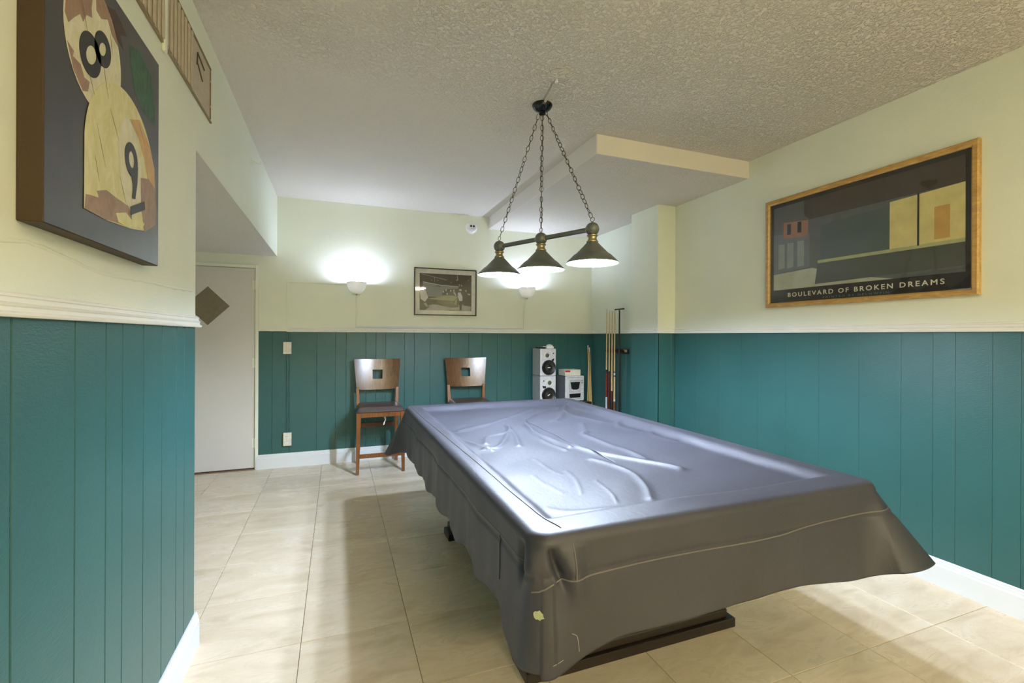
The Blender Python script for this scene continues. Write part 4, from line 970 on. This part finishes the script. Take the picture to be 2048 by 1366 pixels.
# ================================================================ CUES
def rod(bm, base, tip, stations):
    d = (Vector(tip) - Vector(base)); Ln = d.length
    return lathe(bm, [(r, f * Ln) for f, r in stations], base, d, 14)
def cue(name, label, base, tip, parts, group):
    """parts: (part name, start fraction, end fraction, material)"""
    t = thing(name, label, 'cue', base, group); rad = lambda f: 0.0145 - 0.0085 * min(1, max(0, f)) ** 0.9
    for nm, a, b, mat in parts:
        obj(nm, local(rod(B(), base, tip, [(a, rad(a)), ((a + b) / 2, rad((a + b) / 2)), (b, rad(b))]), t), mat, t, True)
    return t
XC = 3.020
F_ = lambda z, zt: z / zt
cues = [
    ('pool cue with red butt and pale grey wrap, nearest the corner in the rack', 4.776, 1.672, [('butt', 0, .20, REDB), ('wrap', .20, .372, GREYW), ('butt_sleeve', .372, .545, REDB), ('band', .545, .568, NAVY), ('shaft', .568, .985, MAPLE), ('tip', .985, 1, GREYW)]),
    ('pool cue with dark red butt, second in the rack from the corner', 4.717, 1.658, [('butt', 0, .565, MAHOG), ('shaft', .565, .985, MAPLE), ('tip', .985, 1, GREYW)]),
    ('plain maple pool cue with black grip, third in the rack from the corner', 4.660, 1.648, [('butt', 0, .36, BLACKW), ('point', .36, .43, MAHOG), ('shaft', .43, .985, MAPLE), ('tip', .985, 1, GREYW)]),
    ('pool cue with white ringed joint and brown butt, fourth in the rack', 4.606, 1.664, [('butt', 0, .355, BROWNB), ('band', .355, .37, GREYW), ('forearm', .37, .530, MAPLE), ('band', .530, .537, NAVY), ('joint', .537, .557, WPLAST), ('band', .557, .564, NAVY), ('shaft', .564, .985, MAPLE), ('tip', .985, 1, GREYW)]),
]
for lab, y, zt, parts in cues: cue('pool_cue', lab, (XC, y, 0.0), (XC + 0.002, y, zt), parts, 'pool cues in the wall rack')
br = thing('bridge_stick', 'black bridge stick with a flat T head beside the racked cues', 'bridge stick', (XC, 4.508, 0))
obj('shaft', local(rod(B(), (XC, 4.508, 0), (XC, 4.508, 1.650), [(0, 0.0125), (0.6, 0.0105), (1, 0.0085)]), br), BLACKW, br, True)
obj('bridge_head', local(bx(XC - 0.012, XC + 0.012, 4.422, 4.594, 1.652, 1.667, bev=0.004), br), BLACKM, br)
rk = thing('cue_rack', 'dark wood wall rack clip holding the cues upright', 'cue rack', (XR, 4.61, 1.18))
obj('rack_board', local(bx(XR - 0.018, XR, 4.400, 4.830, 1.150, 1.205, bev=0.006, seg=2), rk), BLACKW, rk)
for yv in (4.805, 4.747, 4.688, 4.633, 4.560, 4.460): obj('clip', local(bx(XR - 0.062, XR - 0.018, yv - 0.007, yv + 0.007, 1.165, 1.192, bev=0.004), rk), BPLAST, rk)
obj('rubber_pad', local(bx(XR - 0.030, XR - 0.018, 4.412, 4.480, 1.170, 1.198, bev=0.004), rk), plain('tan_pad', srgb(170, 140, 104), 0.6), rk)
cue('short_cue', 'short maple cue with white tip standing upright in the back corner', (3.020, 5.120, 0), (3.002, 5.185, 1.235), [('shaft', 0, .955, MAPLE), ('tip', .955, 1, WPLAST)], 'loose sticks in the back corner')
cue('short_cue', 'second short maple cue with white tip close beside it in the corner', (3.058, 5.150, 0), (3.036, 5.205, 1.205), [('shaft', 0, .955, MAPLE), ('tip', .955, 1, WPLAST)], 'loose sticks in the back corner')
cue('short_cue', 'thin pale stick leaning crosswise against the short cues in the corner', (2.925, 5.065, 0), (2.992, 5.150, 0.965), [('shaft', 0, 1, MAPLE)], 'loose sticks in the back corner')

# ================================================================ FILL LIGHTS ADDED OUT OF VIEW
def fill_light(x, y, label, mat):  # unseen panels added to give the warm front light
    t = thing('fill_light', label, 'fill light', (x, y, ZC), 'added fill lights in the front of the room')
    obj('housing', bx(-0.33, 0.33, -0.33, 0.33, -0.05, 0, bev=0.004), WPLAST, t)
    obj('diffuser', bx(-0.30, 0.30, -0.30, 0.30, -0.056, -0.05), mat, t)
fill_light(0.50, -3.0, 'unseen square fill light added behind the viewer towards the left wall', PANEL)
fill_light(2.05, -3.0, 'unseen square fill light added behind the viewer towards the right wall', PANEL)
fill_light(1.25, 0.10, 'unseen square fill light added nearest to the pool table, just above the viewer', PANEL2)
